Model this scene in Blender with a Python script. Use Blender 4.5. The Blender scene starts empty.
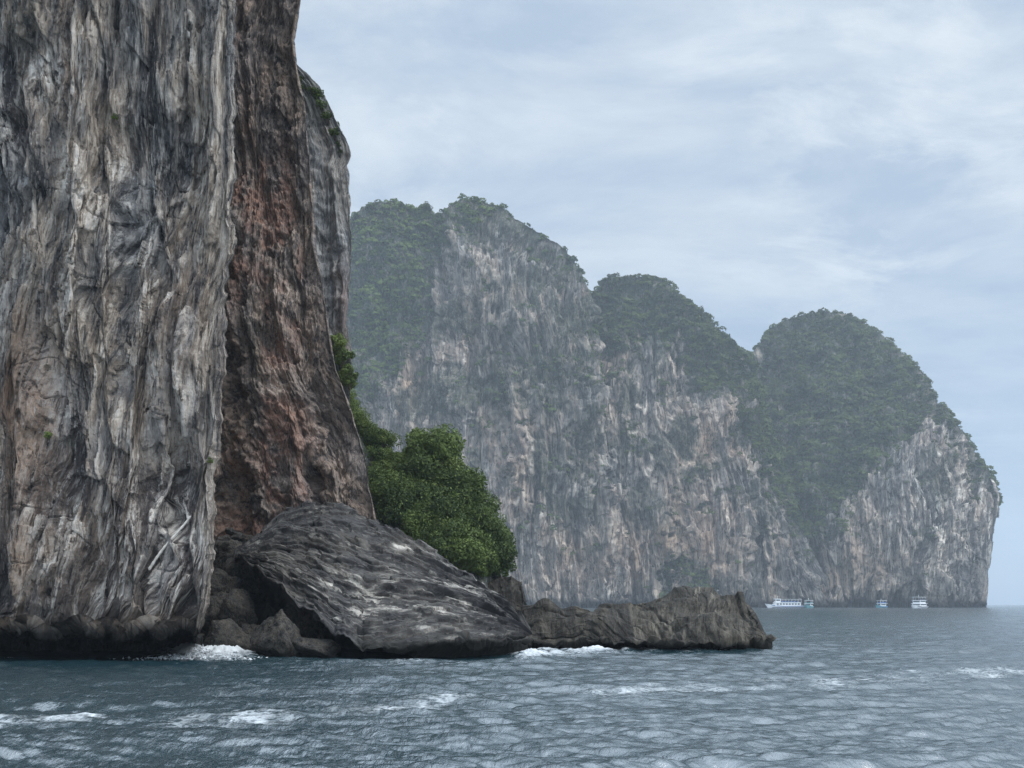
import bpy, bmesh, math, random
import numpy as np
from mathutils import Vector

# ------------------------------------------------------------------ camera, world, sun, exposure
SC = bpy.context.scene
COL = SC.collection
F, HZ, H = 1000.0, 604.0, 3.2          # focal length in pixels, horizon row, eye height over the water

cam = bpy.data.cameras.new("camera")
cam.sensor_width = 36.0
cam.lens = 36.0 * F / 1024.0
cam.shift_y = (HZ - 384.0) / 1024.0
cam.clip_start, cam.clip_end = 0.5, 30000.0
camo = bpy.data.objects.new("camera", cam)
camo.location = (0, 0, H)
camo.rotation_euler = (math.radians(90), 0, 0)
COL.objects.link(camo)
SC.camera = camo

SUN_EL, SUN_AZ = 52.0, 120.0
world = bpy.data.worlds.new("World")
SC.world = world
world.use_nodes = True
wt = world.node_tree
wt.nodes.clear()


def N(t, typ, **kw):
    n = t.nodes.new(typ)
    for k, v in kw.items():
        if k in n.inputs.keys():
            n.inputs[k].default_value = v
        else:
            setattr(n, k, v)
    return n


def L(t, a, b):
    t.links.new(a, b)


def math_node(t, op, a, b=None, clamp=False):
    n = t.nodes.new("ShaderNodeMath")
    n.operation = op
    n.use_clamp = clamp
    for i, x in enumerate((a, b)):
        if x is None:
            continue
        if isinstance(x, (int, float)):
            n.inputs[i].default_value = x
        else:
            t.links.new(x, n.inputs[i])
    return n.outputs[0]


def ramp(t, fac, stops):
    n = t.nodes.new("ShaderNodeValToRGB")
    e = n.color_ramp.elements
    while len(e) < len(stops):
        e.new(0.5)
    for el, (p, c) in zip(e, stops):
        el.position = p
        el.color = (c, c, c, 1) if isinstance(c, (int, float)) else (*c, 1)
    t.links.new(fac, n.inputs[0])
    return n.outputs[0]


def mix(t, fac, a, b, blend="MIX"):
    n = t.nodes.new("ShaderNodeMix")
    n.data_type = "RGBA"
    n.blend_type = blend
    for i, x in ((0, fac), (6, a), (7, b)):
        if isinstance(x, (int, float)):
            n.inputs[i].default_value = x
        elif isinstance(x, tuple):
            n.inputs[i].default_value = (*x, 1)
        else:
            t.links.new(x, n.inputs[i])
    return n.outputs[2]


def noise_tex(t, vec, scale=(1, 1, 1), detail=5, rough=0.55, dist=0.0, loc=(0, 0, 0)):
    m = t.nodes.new("ShaderNodeMapping")
    m.inputs["Scale"].default_value = scale
    m.inputs["Location"].default_value = loc
    t.links.new(vec, m.inputs[0])
    n = t.nodes.new("ShaderNodeTexNoise")
    n.inputs["Scale"].default_value = 1.0
    n.inputs["Detail"].default_value = detail
    n.inputs["Roughness"].default_value = rough
    n.inputs["Distortion"].default_value = dist
    t.links.new(m.outputs[0], n.inputs["Vector"])
    return n.outputs[0]


sky = N(wt, "ShaderNodeTexSky")
sky.sky_type = "NISHITA"
sky.sun_disc = False
sky.sun_elevation = math.radians(SUN_EL)
sky.sun_rotation = math.radians(SUN_AZ)
sky.altitude = 0
sky.air_density, sky.dust_density, sky.ozone_density = 1.0, 1.5, 1.2
tc = N(wt, "ShaderNodeTexCoord")
sep = N(wt, "ShaderNodeSeparateXYZ")
L(wt, tc.outputs["Generated"], sep.inputs[0])
zc = math_node(wt, "MAXIMUM", sep.outputs[2], 0.0)
zz = math_node(wt, "ADD", zc, 0.16)
cx = math_node(wt, "DIVIDE", sep.outputs[0], zz)
cy = math_node(wt, "DIVIDE", sep.outputs[1], zz)
comb = N(wt, "ShaderNodeCombineXYZ")
L(wt, cx, comb.inputs[0])
L(wt, cy, comb.inputs[1])
c1 = noise_tex(wt, comb.outputs[0], (1.9, 2.9, 1), 9, 0.62, 0.3, (3.1, 1.7, 0))
c2 = noise_tex(wt, comb.outputs[0], (3.2, 4.6, 1), 9, 0.64, 0.4, (0.4, 5.2, 0))
c3 = noise_tex(wt, comb.outputs[0], (0.9, 1.2, 1), 4, 0.55, 0.0, (7.7, 2.2, 0))
wisps = math_node(wt, "MULTIPLY", ramp(wt, c2, [(0.48, 0.0), (0.66, 0.9)]), ramp(wt, c3, [(0.42, 0.0), (0.58, 1.0)]))
SKY_LO = (3.7, 5.1, 6.9)
cloud = mix(wt, ramp(wt, c1, [(0.38, 0.0), (0.62, 1.0)]), (4.1, 5.1, 6.45), (6.0, 6.8, 7.65))
cloud = mix(wt, wisps, cloud, (7.6, 8.2, 8.7))
# higher up the layer is thicker and whiter
hi = ramp(wt, zc, [(0.0, 0.0), (0.14, 0.3), (0.33, 0.9), (0.6, 1.0)])
cov = math_node(wt, "MULTIPLY", hi, 1.0)
skyc = mix(wt, 0.25, SKY_LO, sky.outputs[0])
col = mix(wt, cov, skyc, cloud)
col = mix(wt, 1.0, col, ramp(wt, math_node(wt, "MULTIPLY", zc, 0.5), [(0.0, 0.36), (0.26, 0.36), (0.32, 0.75), (0.40, 1.0)]), "MULTIPLY")
bg = N(wt, "ShaderNodeBackground", Strength=0.265)
L(wt, col, bg.inputs[0])
wo = N(wt, "ShaderNodeOutputWorld")
L(wt, bg.outputs[0], wo.inputs[0])

sun = bpy.data.lights.new("sun", "SUN")
sun.energy = 1.7
sun.angle = math.radians(40)
sun.color = (1.0, 0.96, 0.9)
suno = bpy.data.objects.new("sun", sun)
sd = Vector((math.sin(math.radians(SUN_AZ)) * math.cos(math.radians(SUN_EL)),
             math.cos(math.radians(SUN_AZ)) * math.cos(math.radians(SUN_EL)), math.sin(math.radians(SUN_EL))))
suno.rotation_euler = (-sd).to_track_quat("-Z", "Y").to_euler()
suno.location = (50, -50, 400)
COL.objects.link(suno)

SC.view_settings.view_transform = "Standard"
SC.view_settings.look = "None"
SC.view_settings.exposure = 0.25
SC.view_settings.gamma = 1.0
SC.view_settings.use_curve_mapping = False
SC.render.engine = "CYCLES"
SC.cycles.use_denoising = True
SC.cycles.denoising_prefilter = 'NONE'
SC.cycles.denoising_input_passes = 'RGB_ALBEDO_NORMAL'
SC.cycles.max_bounces = 6
SC.cycles.diffuse_bounces = 3
SC.cycles.glossy_bounces = 3
SC.cycles.volume_bounces = 1
SC.cycles.sample_clamp_indirect = 4.0
HAZE_DENSITY = 0.00018

# ------------------------------------------------------------------ helpers
RNG = np.random.RandomState(7)
_P = np.random.RandomState(3).permutation(4096).astype(np.int32)
_A = np.random.RandomState(4).rand(4096).astype(np.float32) * 2 * np.pi
_GX, _GY = np.cos(_A), np.sin(_A)
_G3 = np.random.RandomState(5).randn(4096, 3).astype(np.float32)
_G3 /= np.linalg.norm(_G3, axis=1)[:, None]


def _h2(i, j, s):
    return _P[(_P[(i + s * 131) & 4095] + j) & 4095]


def n2(x, y, seed=0):
    """2-D gradient noise, about -1..1"""
    x = np.asarray(x, np.float32); y = np.asarray(y, np.float32)
    x, y = np.broadcast_arrays(x, y)
    xi = np.floor(x).astype(np.int32); yi = np.floor(y).astype(np.int32)
    xf = x - xi; yf = y - yi
    u = xf * xf * xf * (xf * (xf * 6 - 15) + 10); v = yf * yf * yf * (yf * (yf * 6 - 15) + 10)

    def g(a, b):
        h = _h2(xi + a, yi + b, seed)
        return _GX[h] * (xf - a) + _GY[h] * (yf - b)
    x0 = g(0, 0) * (1 - u) + g(1, 0) * u
    x1 = g(0, 1) * (1 - u) + g(1, 1) * u
    return 1.5 * (x0 * (1 - v) + x1 * v)


def n3(p, seed=0):
    p = np.asarray(p, np.float32)
    pi = np.floor(p).astype(np.int32); pf = p - pi
    w = pf * pf * (3 - 2 * pf)
    out = 0
    for a in (0, 1):
        for b in (0, 1):
            for c in (0, 1):
                h = _P[(_h2(pi[..., 0] + a, pi[..., 1] + b, seed) + pi[..., 2] + c) & 4095]
                g = _G3[h]
                d = g[..., 0] * (pf[..., 0] - a) + g[..., 1] * (pf[..., 1] - b) + g[..., 2] * (pf[..., 2] - c)
                out = out + d * (w[..., 0] if a else 1 - w[..., 0]) * (w[..., 1] if b else 1 - w[..., 1]) * (w[..., 2] if c else 1 - w[..., 2])
    return 1.5 * out


def f2(x, y, o=4, seed=0, gain=0.5):
    r, a = 0, 1.0
    for k in range(o):
        r = r + a * n2(x * 2 ** k, y * 2 ** k, seed + k); a *= gain
    return r


def f3(p, o=4, seed=0, gain=0.5):
    r, a = 0, 1.0
    for k in range(o):
        r = r + a * n3(p * 2 ** k, seed + k); a *= gain
    return r


def rid(x):
    return 1 - 2 * np.abs(x)


def sstep(a, b, x):
    t = np.clip((x - a) / (b - a), 0, 1)
    return t * t * (3 - 2 * t)


def saw(q):
    """hanging drapery: swells slowly going down, breaks off sharply"""
    f = q - np.floor(q)
    return np.where(f < 0.12, f / 0.12, 1 - (f - 0.12) / 0.88)


def tag(o, label=None, cat=None, group=None, kind=None):
    for k, v in (("label", label), ("category", cat), ("group", group), ("kind", kind)):
        if v:
            o[k] = v
    return o


def empty(name, loc, rz=0.0):
    o = bpy.data.objects.new(name, None)
    o.location = loc
    o.rotation_euler = (0, 0, rz)
    o.empty_display_size = 0.5
    COL.objects.link(o)
    return o


def mesh_np(name, V, Q, mat, parent=None, smooth=True, attrs=None, link=True):
    """V (n,3), Q (m,3 or 4)"""
    me = bpy.data.meshes.new(name)
    V = np.ascontiguousarray(V, np.float32); Q = np.ascontiguousarray(Q, np.int32)
    k = Q.shape[1]
    me.vertices.add(len(V)); me.vertices.foreach_set("co", V.ravel())
    me.loops.add(Q.size); me.loops.foreach_set("vertex_index", Q.ravel())
    me.polygons.add(len(Q)); me.polygons.foreach_set("loop_start", np.arange(len(Q), dtype=np.int32) * k)
    if mat:
        me.materials.append(mat)
    me.update(calc_edges=True)
    me.polygons.foreach_set("use_smooth", np.full(len(Q), smooth, bool))
    for an, av in (attrs or {}).items():
        av = np.asarray(av, np.float32)
        if av.ndim == 1:
            a = me.attributes.new(an, "FLOAT", "POINT"); a.data.foreach_set("value", av)
        else:
            a = me.attributes.new(an, "FLOAT_VECTOR", "POINT"); a.data.foreach_set("vector", np.ascontiguousarray(av).ravel())
    o = bpy.data.objects.new(name, me)
    if link:
        COL.objects.link(o)
    if parent:
        o.parent = parent
    return o


def grid_faces(nr, nc):
    i = np.arange((nr - 1) * (nc - 1)); r, c = i // (nc - 1), i % (nc - 1)
    a = r * nc + c
    return np.stack([a, a + 1, a + nc + 1, a + nc], 1)


def to3(px, y, d):
    return np.stack([(px - 512.0) * d / F, d + 0 * px, H + (HZ - y) * d / F], -1)


def topx(P):
    return 512 + P[..., 0] / P[..., 1] * F, HZ - (P[..., 2] - H) / P[..., 1] * F


def in_poly(px, y, poly):
    inside = np.zeros(np.shape(px), bool)
    n = len(poly)
    for k in range(n):
        x1, y1 = poly[k]; x2, y2 = poly[(k + 1) % n]
        c = ((y1 > y) != (y2 > y)) & (px < (x2 - x1) * (y - y1) / (y2 - y1 + 1e-9) + x1)
        inside ^= c
    return inside


class Sheet:
    """a rock face: front grid (rows bottom to top) that wraps over its crest, round its sides and under its foot"""

    def __init__(self, px, y, d, side=(0, 0), side_in=20, top=0, top_drop=0, drop_r=1.0, under=0, under_z=-2.0, nside=14, ntop=14, nund=14, upow=1.9):
        P = to3(px, y, d)
        nv, nu = px.shape
        cols = []
        tl = np.linspace(1, 0, nside + 1)[:-1]; tr = np.linspace(0, 1, nside + 1)[1:]
        if side[0]:
            for t in tl:
                dd = d[:, 0] + side[0] * t
                cols.append(to3(px[:, 0] + side_in * t, y[:, 0], dd))
        left = len(cols)
        cr = []
        if side[1]:
            for t in tr:
                dd = d[:, -1] + side[1] * t
                c = to3(px[:, -1] - side_in * t, y[:, -1], dd); cr.append(c)
        P = np.concatenate(([np.stack(cols, 1)] if cols else []) + [P] + ([np.stack(cr, 1)] if cr else []), 1)
        rows = []
        if top:
            for t in np.linspace(0, 1, ntop + 1)[1:]:
                r = P[-1].copy(); s = (r[:, 1] + top * t) / r[:, 1]
                r[:, 0] *= s; r[:, 1] *= s; r[:, 2] -= top_drop * t ** 1.6 * np.interp((np.arange(len(r)) - left) / (nu - 1), [0, 0.86, 0.95, 1], [1, 1, drop_r, drop_r]); rows.append(r)
        und = []
        if np.any(under):
            for t in np.linspace(1, 0, nund + 1)[:-1]:
                r = P[0].copy(); uu = under if np.isscalar(under) else np.concatenate([[under[0]] * left, under, [under[-1]] * (P.shape[1] - left - len(under))])
                s = (r[:, 1] + uu * (1 - (1 - t) ** 2)) / r[:, 1]
                r[:, 0] *= s; r[:, 1] *= s; r[:, 2] = r[:, 2] + (under_z - r[:, 2]) * t ** upow; und.append(r)
        self.P = np.concatenate(([np.stack(und)] if und else []) + [P] + ([np.stack(rows)] if rows else []), 0)
        self.r0, self.c0, self.nv, self.nu = len(und), left, nv, nu
        R, C = self.P.shape[:2]
        vv = (np.arange(R) - self.r0) / (nv - 1); uu = (np.arange(C) - left) / (nu - 1)
        self.U, self.V = np.meshgrid(uu, vv)
        b = self.P[min(self.r0 + nv // 2, R - 1)]
        s = np.concatenate([[0], np.cumsum(np.hypot(*np.diff(b[:, :2], axis=0).T))])
        self.S = np.broadcast_to(s, (R, C)).copy()
        self.px, self.py = topx(self.P)
        self.normals()

    def normals(self):
        a = np.gradient(self.P, axis=1); b = np.gradient(self.P, axis=0)
        n = np.cross(a, b); n /= np.linalg.norm(n, axis=-1, keepdims=True) + 1e-9
        c = n[self.r0 + self.nv // 2, self.c0 + self.nu // 2]
        if np.dot(c, np.array([0, 0, H]) - self.P[self.r0 + self.nv // 2, self.c0 + self.nu // 2]) < 0:
            n = -n; self.flip = True
        else:
            self.flip = False
        self.Nn = n

    def push(self, amt):
        self.P = self.P + self.Nn * amt[..., None]

    def build(self, name, mat, attrs=None, parent=None):
        Q = grid_faces(*self.P.shape[:2])
        if self.flip:
            Q = Q[:, ::-1]
        at = {k: v.reshape(-1) if v.ndim == 2 else v.reshape(-1, 3) for k, v in (attrs or {}).items()}
        self.px, self.py = topx(self.P)
        return mesh_np(name, self.P.reshape(-1, 3), Q, mat, parent, True, at)

    def at(self, x, y):
        """point of the built surface nearest to the eye along the line through pixel (x, y)"""
        sub = (slice(self.r0, self.r0 + self.nv), slice(self.c0, self.c0 + self.nu))
        dist = (self.px[sub] - x) ** 2 + (self.py[sub] - y) ** 2
        P = self.P[sub]
        m = dist < max(6.0, dist.min() * 1.5)
        return P[m][np.argmin(P[m][:, 1])]


def ruled(pairs, nu, nv, p=2.0, vpow=1.0, smooth=0):
    """columns run from a foot point (bx,by) to a crest point (sx,sy); pairs rows: sx,sy,bx,by,Dtop,Dbase"""
    A = np.array(pairs, float)
    t = np.concatenate([[0], np.cumsum(np.hypot(np.diff(A[:, 0]) + np.diff(A[:, 2]), np.diff(A[:, 1])) + 1e-6)])
    t /= t[-1]
    u = np.linspace(0, 1, nu)
    c = [np.interp(u, t, A[:, k]) for k in range(A.shape[1])]
    if smooth:
        kk = np.hanning(smooth + 2)[1:-1]; kk /= kk.sum()
        c = [np.convolve(np.pad(a, smooth // 2, mode='reflect', reflect_type='odd'), kk, 'same')[smooth // 2: smooth // 2 + nu] for a in c]
    v = (np.linspace(0, 1, nv) ** vpow)[:, None]
    px = c[2] + (c[0] - c[2]) * v
    y = c[3] + (c[1] - c[3]) * v
    pp = c[6] if len(c) > 6 else p
    d = c[5] + (c[4] - c[5]) * v ** pp
    return px, y, d


def rows_face(xl, xr, ytop, ybot, nu, nv, dfun):
    y = np.linspace(ybot, ytop, nv)
    l = np.interp(y, [a[1] for a in xl], [a[0] for a in xl]); r = np.interp(y, [a[1] for a in xr], [a[0] for a in xr])
    u = np.linspace(0, 1, nu)[None]
    px = l[:, None] + (r - l)[:, None] * u
    yy = np.broadcast_to(y[:, None], px.shape).copy()
    return px, yy, dfun(px, yy, u + 0 * px)


def gauss(px, y, blobs):
    r = np.zeros(px.shape)
    for (bx, by, rx, ry, a) in blobs:
        r += a * np.exp(-((px - bx) / rx) ** 2 - ((y - by) / ry) ** 2)
    return r


# ------------------------------------------------------------------ materials
def new_mat(name):
    m = bpy.data.materials.new(name)
    m.use_nodes = True
    t = m.node_tree
    b = t.nodes["Principled BSDF"]
    return m, t, b


def rock_mat(name, k, dark, mid, pale, tan, rust=(0.2, 0.1, 0.065), moss=(0.035, 0.045, 0.03), pale_amt=1.0, tan_amt=1.0,
             bump=0.5, vstretch=12.0, wet=(0.02, 0.02, 0.02), wet_top=1.2, blotch=1.0, hair_amt=1.0, big_ramp=(0.32, 0.66)):
    """weathered limestone; 'strk' = (along wall, out of wall, height) bent like the flutes, 'rust'/'moss'/'palem' masks"""
    m, t, b = new_mat(name)
    a = N(t, "ShaderNodeAttribute"); a.attribute_name = "strk"
    co = a.outputs["Vector"]
    g = N(t, "ShaderNodeNewGeometry")
    pos = g.outputs["Position"]

    def am(nm):
        q = N(t, "ShaderNodeAttribute"); q.attribute_name = nm
        return q.outputs["Fac"]
    i = 1.0 / k
    v = i / vstretch
    big = noise_tex(t, co, (i * 0.5, i * 0.5, v * 1.2), 6, 0.6, 0.4)
    mid_n = noise_tex(t, co, (i * 1.5, i * 1.0, v * 2.0), 7, 0.65, 0.3, (5, 3, 1))
    fine = noise_tex(t, co, (i * 5, i * 3, v * 6), 6, 0.65, 0.2, (1, 9, 4))
    hue = noise_tex(t, co, (i * 0.22, i * 0.22, i * 0.1), 4, 0.55, 0.5, (2, 2, 8))
    patch = noise_tex(t, co, (i * 0.45, i * 0.45, i * 0.28), 6, 0.62, 0.6, (12, 7, 3))
    grain = noise_tex(t, pos, (i * 4, i * 4, i * 3), 7, 0.75)
    hair = noise_tex(t, co, (i * 9, i * 5, v * 8), 6, 0.7, 0.2, (7, 2, 2))
    c = mix(t, ramp(t, big, [(big_ramp[0], 0), (big_ramp[1], 1)]), dark, mid)
    c = mix(t, math_node(t, "MULTIPLY", ramp(t, patch, [(0.5, 0), (0.64, 1)]), 0.75 * blotch), c, dark)
    tanf = math_node(t, "MULTIPLY", ramp(t, hue, [(0.40, 0), (0.57, 1)]), ramp(t, mid_n, [(0.36, 0), (0.62, 1)]))
    c = mix(t, math_node(t, "MULTIPLY", tanf, 0.8 * tan_amt), c, tan)
    pf = math_node(t, "MULTIPLY", ramp(t, mid_n, [(0.5, 0), (0.64, 1)]), ramp(t, fine, [(0.42, 0), (0.56, 1)]))
    pf = math_node(t, "MULTIPLY", pf, math_node(t, "ADD", math_node(t, "MULTIPLY", am("palem"), 1.0), pale_amt), True)
    c = mix(t, pf, c, pale)
    df = math_node(t, "MULTIPLY", ramp(t, mid_n, [(0.34, 1), (0.45, 0)]), 0.85)
    c = mix(t, df, c, tuple(x * 0.55 for x in dark))
    rf = math_node(t, "MULTIPLY", am("rust"), ramp(t, grain, [(0.3, 0.55), (0.62, 1)]), True)
    rf = math_node(t, "MULTIPLY", rf, ramp(t, mid_n, [(0.3, 0.35), (0.55, 1)]))
    c = mix(t, rf, c, rust)
    mf = math_node(t, "MULTIPLY", am("moss"), ramp(t, grain, [(0.34, 0.4), (0.55, 1)]), True)
    c = mix(t, mf, c, moss)
    c = mix(t, math_node(t, "MULTIPLY", ramp(t, grain, [(0.3, 0), (0.75, 1)]), 0.5), c, mix(t, 1.0, c, (1.5, 1.5, 1.5), "MULTIPLY"))
    c = mix(t, math_node(t, 'MULTIPLY', ramp(t, fine, [(0.36, 1.0), (0.47, 0.0)]), 0.85), c, tuple(x * 0.5 for x in dark))
    c = mix(t, ramp(t, hair, [(0.54, 0), (0.64, 0.8 * hair_amt)]), c, tuple(0.5 * (x + y_) for x, y_ in zip(pale, mid)))
    c = mix(t, ramp(t, hair, [(0.36, 0.75 * hair_amt), (0.46, 0)]), c, tuple(x * 0.6 for x in dark))
    sp = N(t, "ShaderNodeSeparateXYZ"); L(t, pos, sp.inputs[0])
    hz_ = math_node(t, "ADD", sp.outputs[2], math_node(t, "MULTIPLY", math_node(t, "SUBTRACT", patch, 0.5), 1.6))
    wf = N(t, "ShaderNodeMapRange"); wf.inputs[1].default_value = wet_top; wf.inputs[2].default_value = wet_top * 0.45
    L(t, hz_, wf.inputs[0])
    c = mix(t, math_node(t, "MULTIPLY", wf.outputs[0], 0.9), c, wet)
    L(t, c, b.inputs["Base Color"])
    b.inputs["Roughness"].default_value = 0.85
    b.inputs["Specular IOR Level"].default_value = 0.25
    hgt = math_node(t, "ADD", math_node(t, "ADD", math_node(t, "MULTIPLY", fine, 0.7), math_node(t, "MULTIPLY", hair, 0.35)), math_node(t, "ADD", math_node(t, "MULTIPLY", grain, 0.8), mid_n))
    bp = N(t, "ShaderNodeBump", Strength=bump, Distance=0.35 * k)
    L(t, hgt, bp.inputs["Height"])
    L(t, bp.outputs[0], b.inputs["Normal"])
    return m


def leaf_mat(name, dark, light, scale, tip=None, patchy=0.55, obj=0.8):
    m, t, b = new_mat(name)
    g = N(t, "ShaderNodeNewGeometry")
    oi = N(t, "ShaderNodeObjectInfo")
    nz = noise_tex(t, g.outputs["Position"], (scale,) * 3, 3, 0.6)
    f = math_node(t, "ADD", math_node(t, "MULTIPLY", g.outputs["Random Per Island"], 1 - patchy), math_node(t, "MULTIPLY", ramp(t, nz, [(0.36, 0), (0.64, 1)]), patchy))
    f = math_node(t, "ADD", f, math_node(t, "MULTIPLY", math_node(t, "SUBTRACT", oi.outputs["Random"], 0.5), obj), True)
    c = mix(t, f, dark, light)
    if tip:
        c = mix(t, ramp(t, g.outputs["Random Per Island"], [(0.86, 0), (0.9, 0.6)]), c, tip)
    L(t, c, b.inputs["Base Color"])
    b.inputs["Roughness"].default_value = 0.65
    b.inputs["Specular IOR Level"].default_value = 0.2
    tr = N(t, "ShaderNodeBsdfTranslucent")
    L(t, mix(t, 0.5, c, (0.07, 0.11, 0.02)), tr.inputs[0])
    ms = N(t, "ShaderNodeMixShader", Fac=0.2)
    L(t, b.outputs[0], ms.inputs[1]); L(t, tr.outputs[0], ms.inputs[2])
    L(t, ms.outputs[0], t.nodes["Material Output"].inputs[0])
    return m


def plain(name, c, rough=0.6, var=0.25, scale=3.0):
    m, t, b = new_mat(name)
    g = N(t, "ShaderNodeTexCoord")
    nz = noise_tex(t, g.outputs["Object"], (scale,) * 3, 5, 0.6)
    L(t, mix(t, ramp(t, nz, [(0.3, 0), (0.7, 1)]), tuple(x * (1 - var) for x in c), tuple(min(1, x * (1 + var)) for x in c)), b.inputs["Base Color"])
    b.inputs["Roughness"].default_value = rough
    return m


M_CLIFF = rock_mat("grey_limestone", 1.0, (0.045, 0.047, 0.054), (0.33, 0.325, 0.32), (0.84, 0.80, 0.74), (0.52, 0.42, 0.325), tan_amt=1.15, hair_amt=0.6,
                   rust=(0.42, 0.29, 0.21), bump=0.9, vstretch=9, big_ramp=(0.47, 0.62), wet=(0.014, 0.014, 0.013), wet_top=3.4)
M_RED = rock_mat("rust_stained_limestone", 1.0, (0.075, 0.068, 0.07), (0.22, 0.19, 0.175), (0.58, 0.49, 0.42), (0.33, 0.24, 0.18),
                 rust=(0.30, 0.165, 0.12), pale_amt=0.35, bump=0.6, vstretch=5)
M_BACK = rock_mat("back_slab_limestone", 1.1, (0.11, 0.12, 0.13), (0.25, 0.26, 0.27), (0.45, 0.44, 0.42), (0.3, 0.25, 0.2), bump=0.5, vstretch=6)
M_FAR = rock_mat("far_limestone", 7.5, (0.06, 0.06, 0.064), (0.25, 0.235, 0.22), (0.75, 0.69, 0.61), (0.46, 0.36, 0.28), rust=(0.45, 0.30, 0.20),
                 moss=(0.045, 0.055, 0.035), pale_amt=0.35, tan_amt=1.1, bump=0.6, vstretch=12, wet=(0.025, 0.025, 0.025), wet_top=9.0, hair_amt=0.45, big_ramp=(0.39, 0.6))
M_SLAB = rock_mat("slab_limestone", 0.8, (0.028, 0.027, 0.03), (0.066, 0.065, 0.066), (0.55, 0.52, 0.47), (0.115, 0.104, 0.086), pale_amt=0.0, tan_amt=0.7, hair_amt=0.5,
                  bump=0.35, vstretch=9.0, wet=(0.012, 0.012, 0.010), wet_top=1.5, blotch=0.6)
M_ISLET = rock_mat("islet_limestone", 0.8, (0.022, 0.02, 0.018), (0.055, 0.051, 0.045), (0.18, 0.165, 0.135), (0.08, 0.07, 0.054), pale_amt=0.4, hair_amt=0.5, bump=0.45,
                   vstretch=4.0, wet=(0.012, 0.012, 0.012), wet_top=0.75)
M_BOULDER = plain("boulder_limestone", (0.085, 0.083, 0.08), 0.85, 0.5, 1.3)
M_LEAF = leaf_mat("broad_leaves", (0.032, 0.056, 0.02), (0.15, 0.21, 0.06), 0.55, (0.22, 0.28, 0.085))
M_LEAF2 = leaf_mat("bright_leaves", (0.06, 0.095, 0.028), (0.19, 0.245, 0.07), 0.6, (0.26, 0.32, 0.1))
M_FARLEAF = leaf_mat("far_forest_leaves", (0.02, 0.034, 0.016), (0.15, 0.185, 0.065), 0.045, None, 0.75, 0.0)
M_FARLEAF1 = leaf_mat("fresh_forest_leaves", (0.024, 0.045, 0.018), (0.19, 0.25, 0.075), 0.045, None, 0.75, 0.0)
M_BARK = plain("bark", (0.12, 0.095, 0.07), 0.9, 0.4, 4)

# ------------------------------------------------------------------ sea
def sea_point(px, y):
    d = H * F / (y - HZ)
    return (px - 512) * d / F, d


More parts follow.
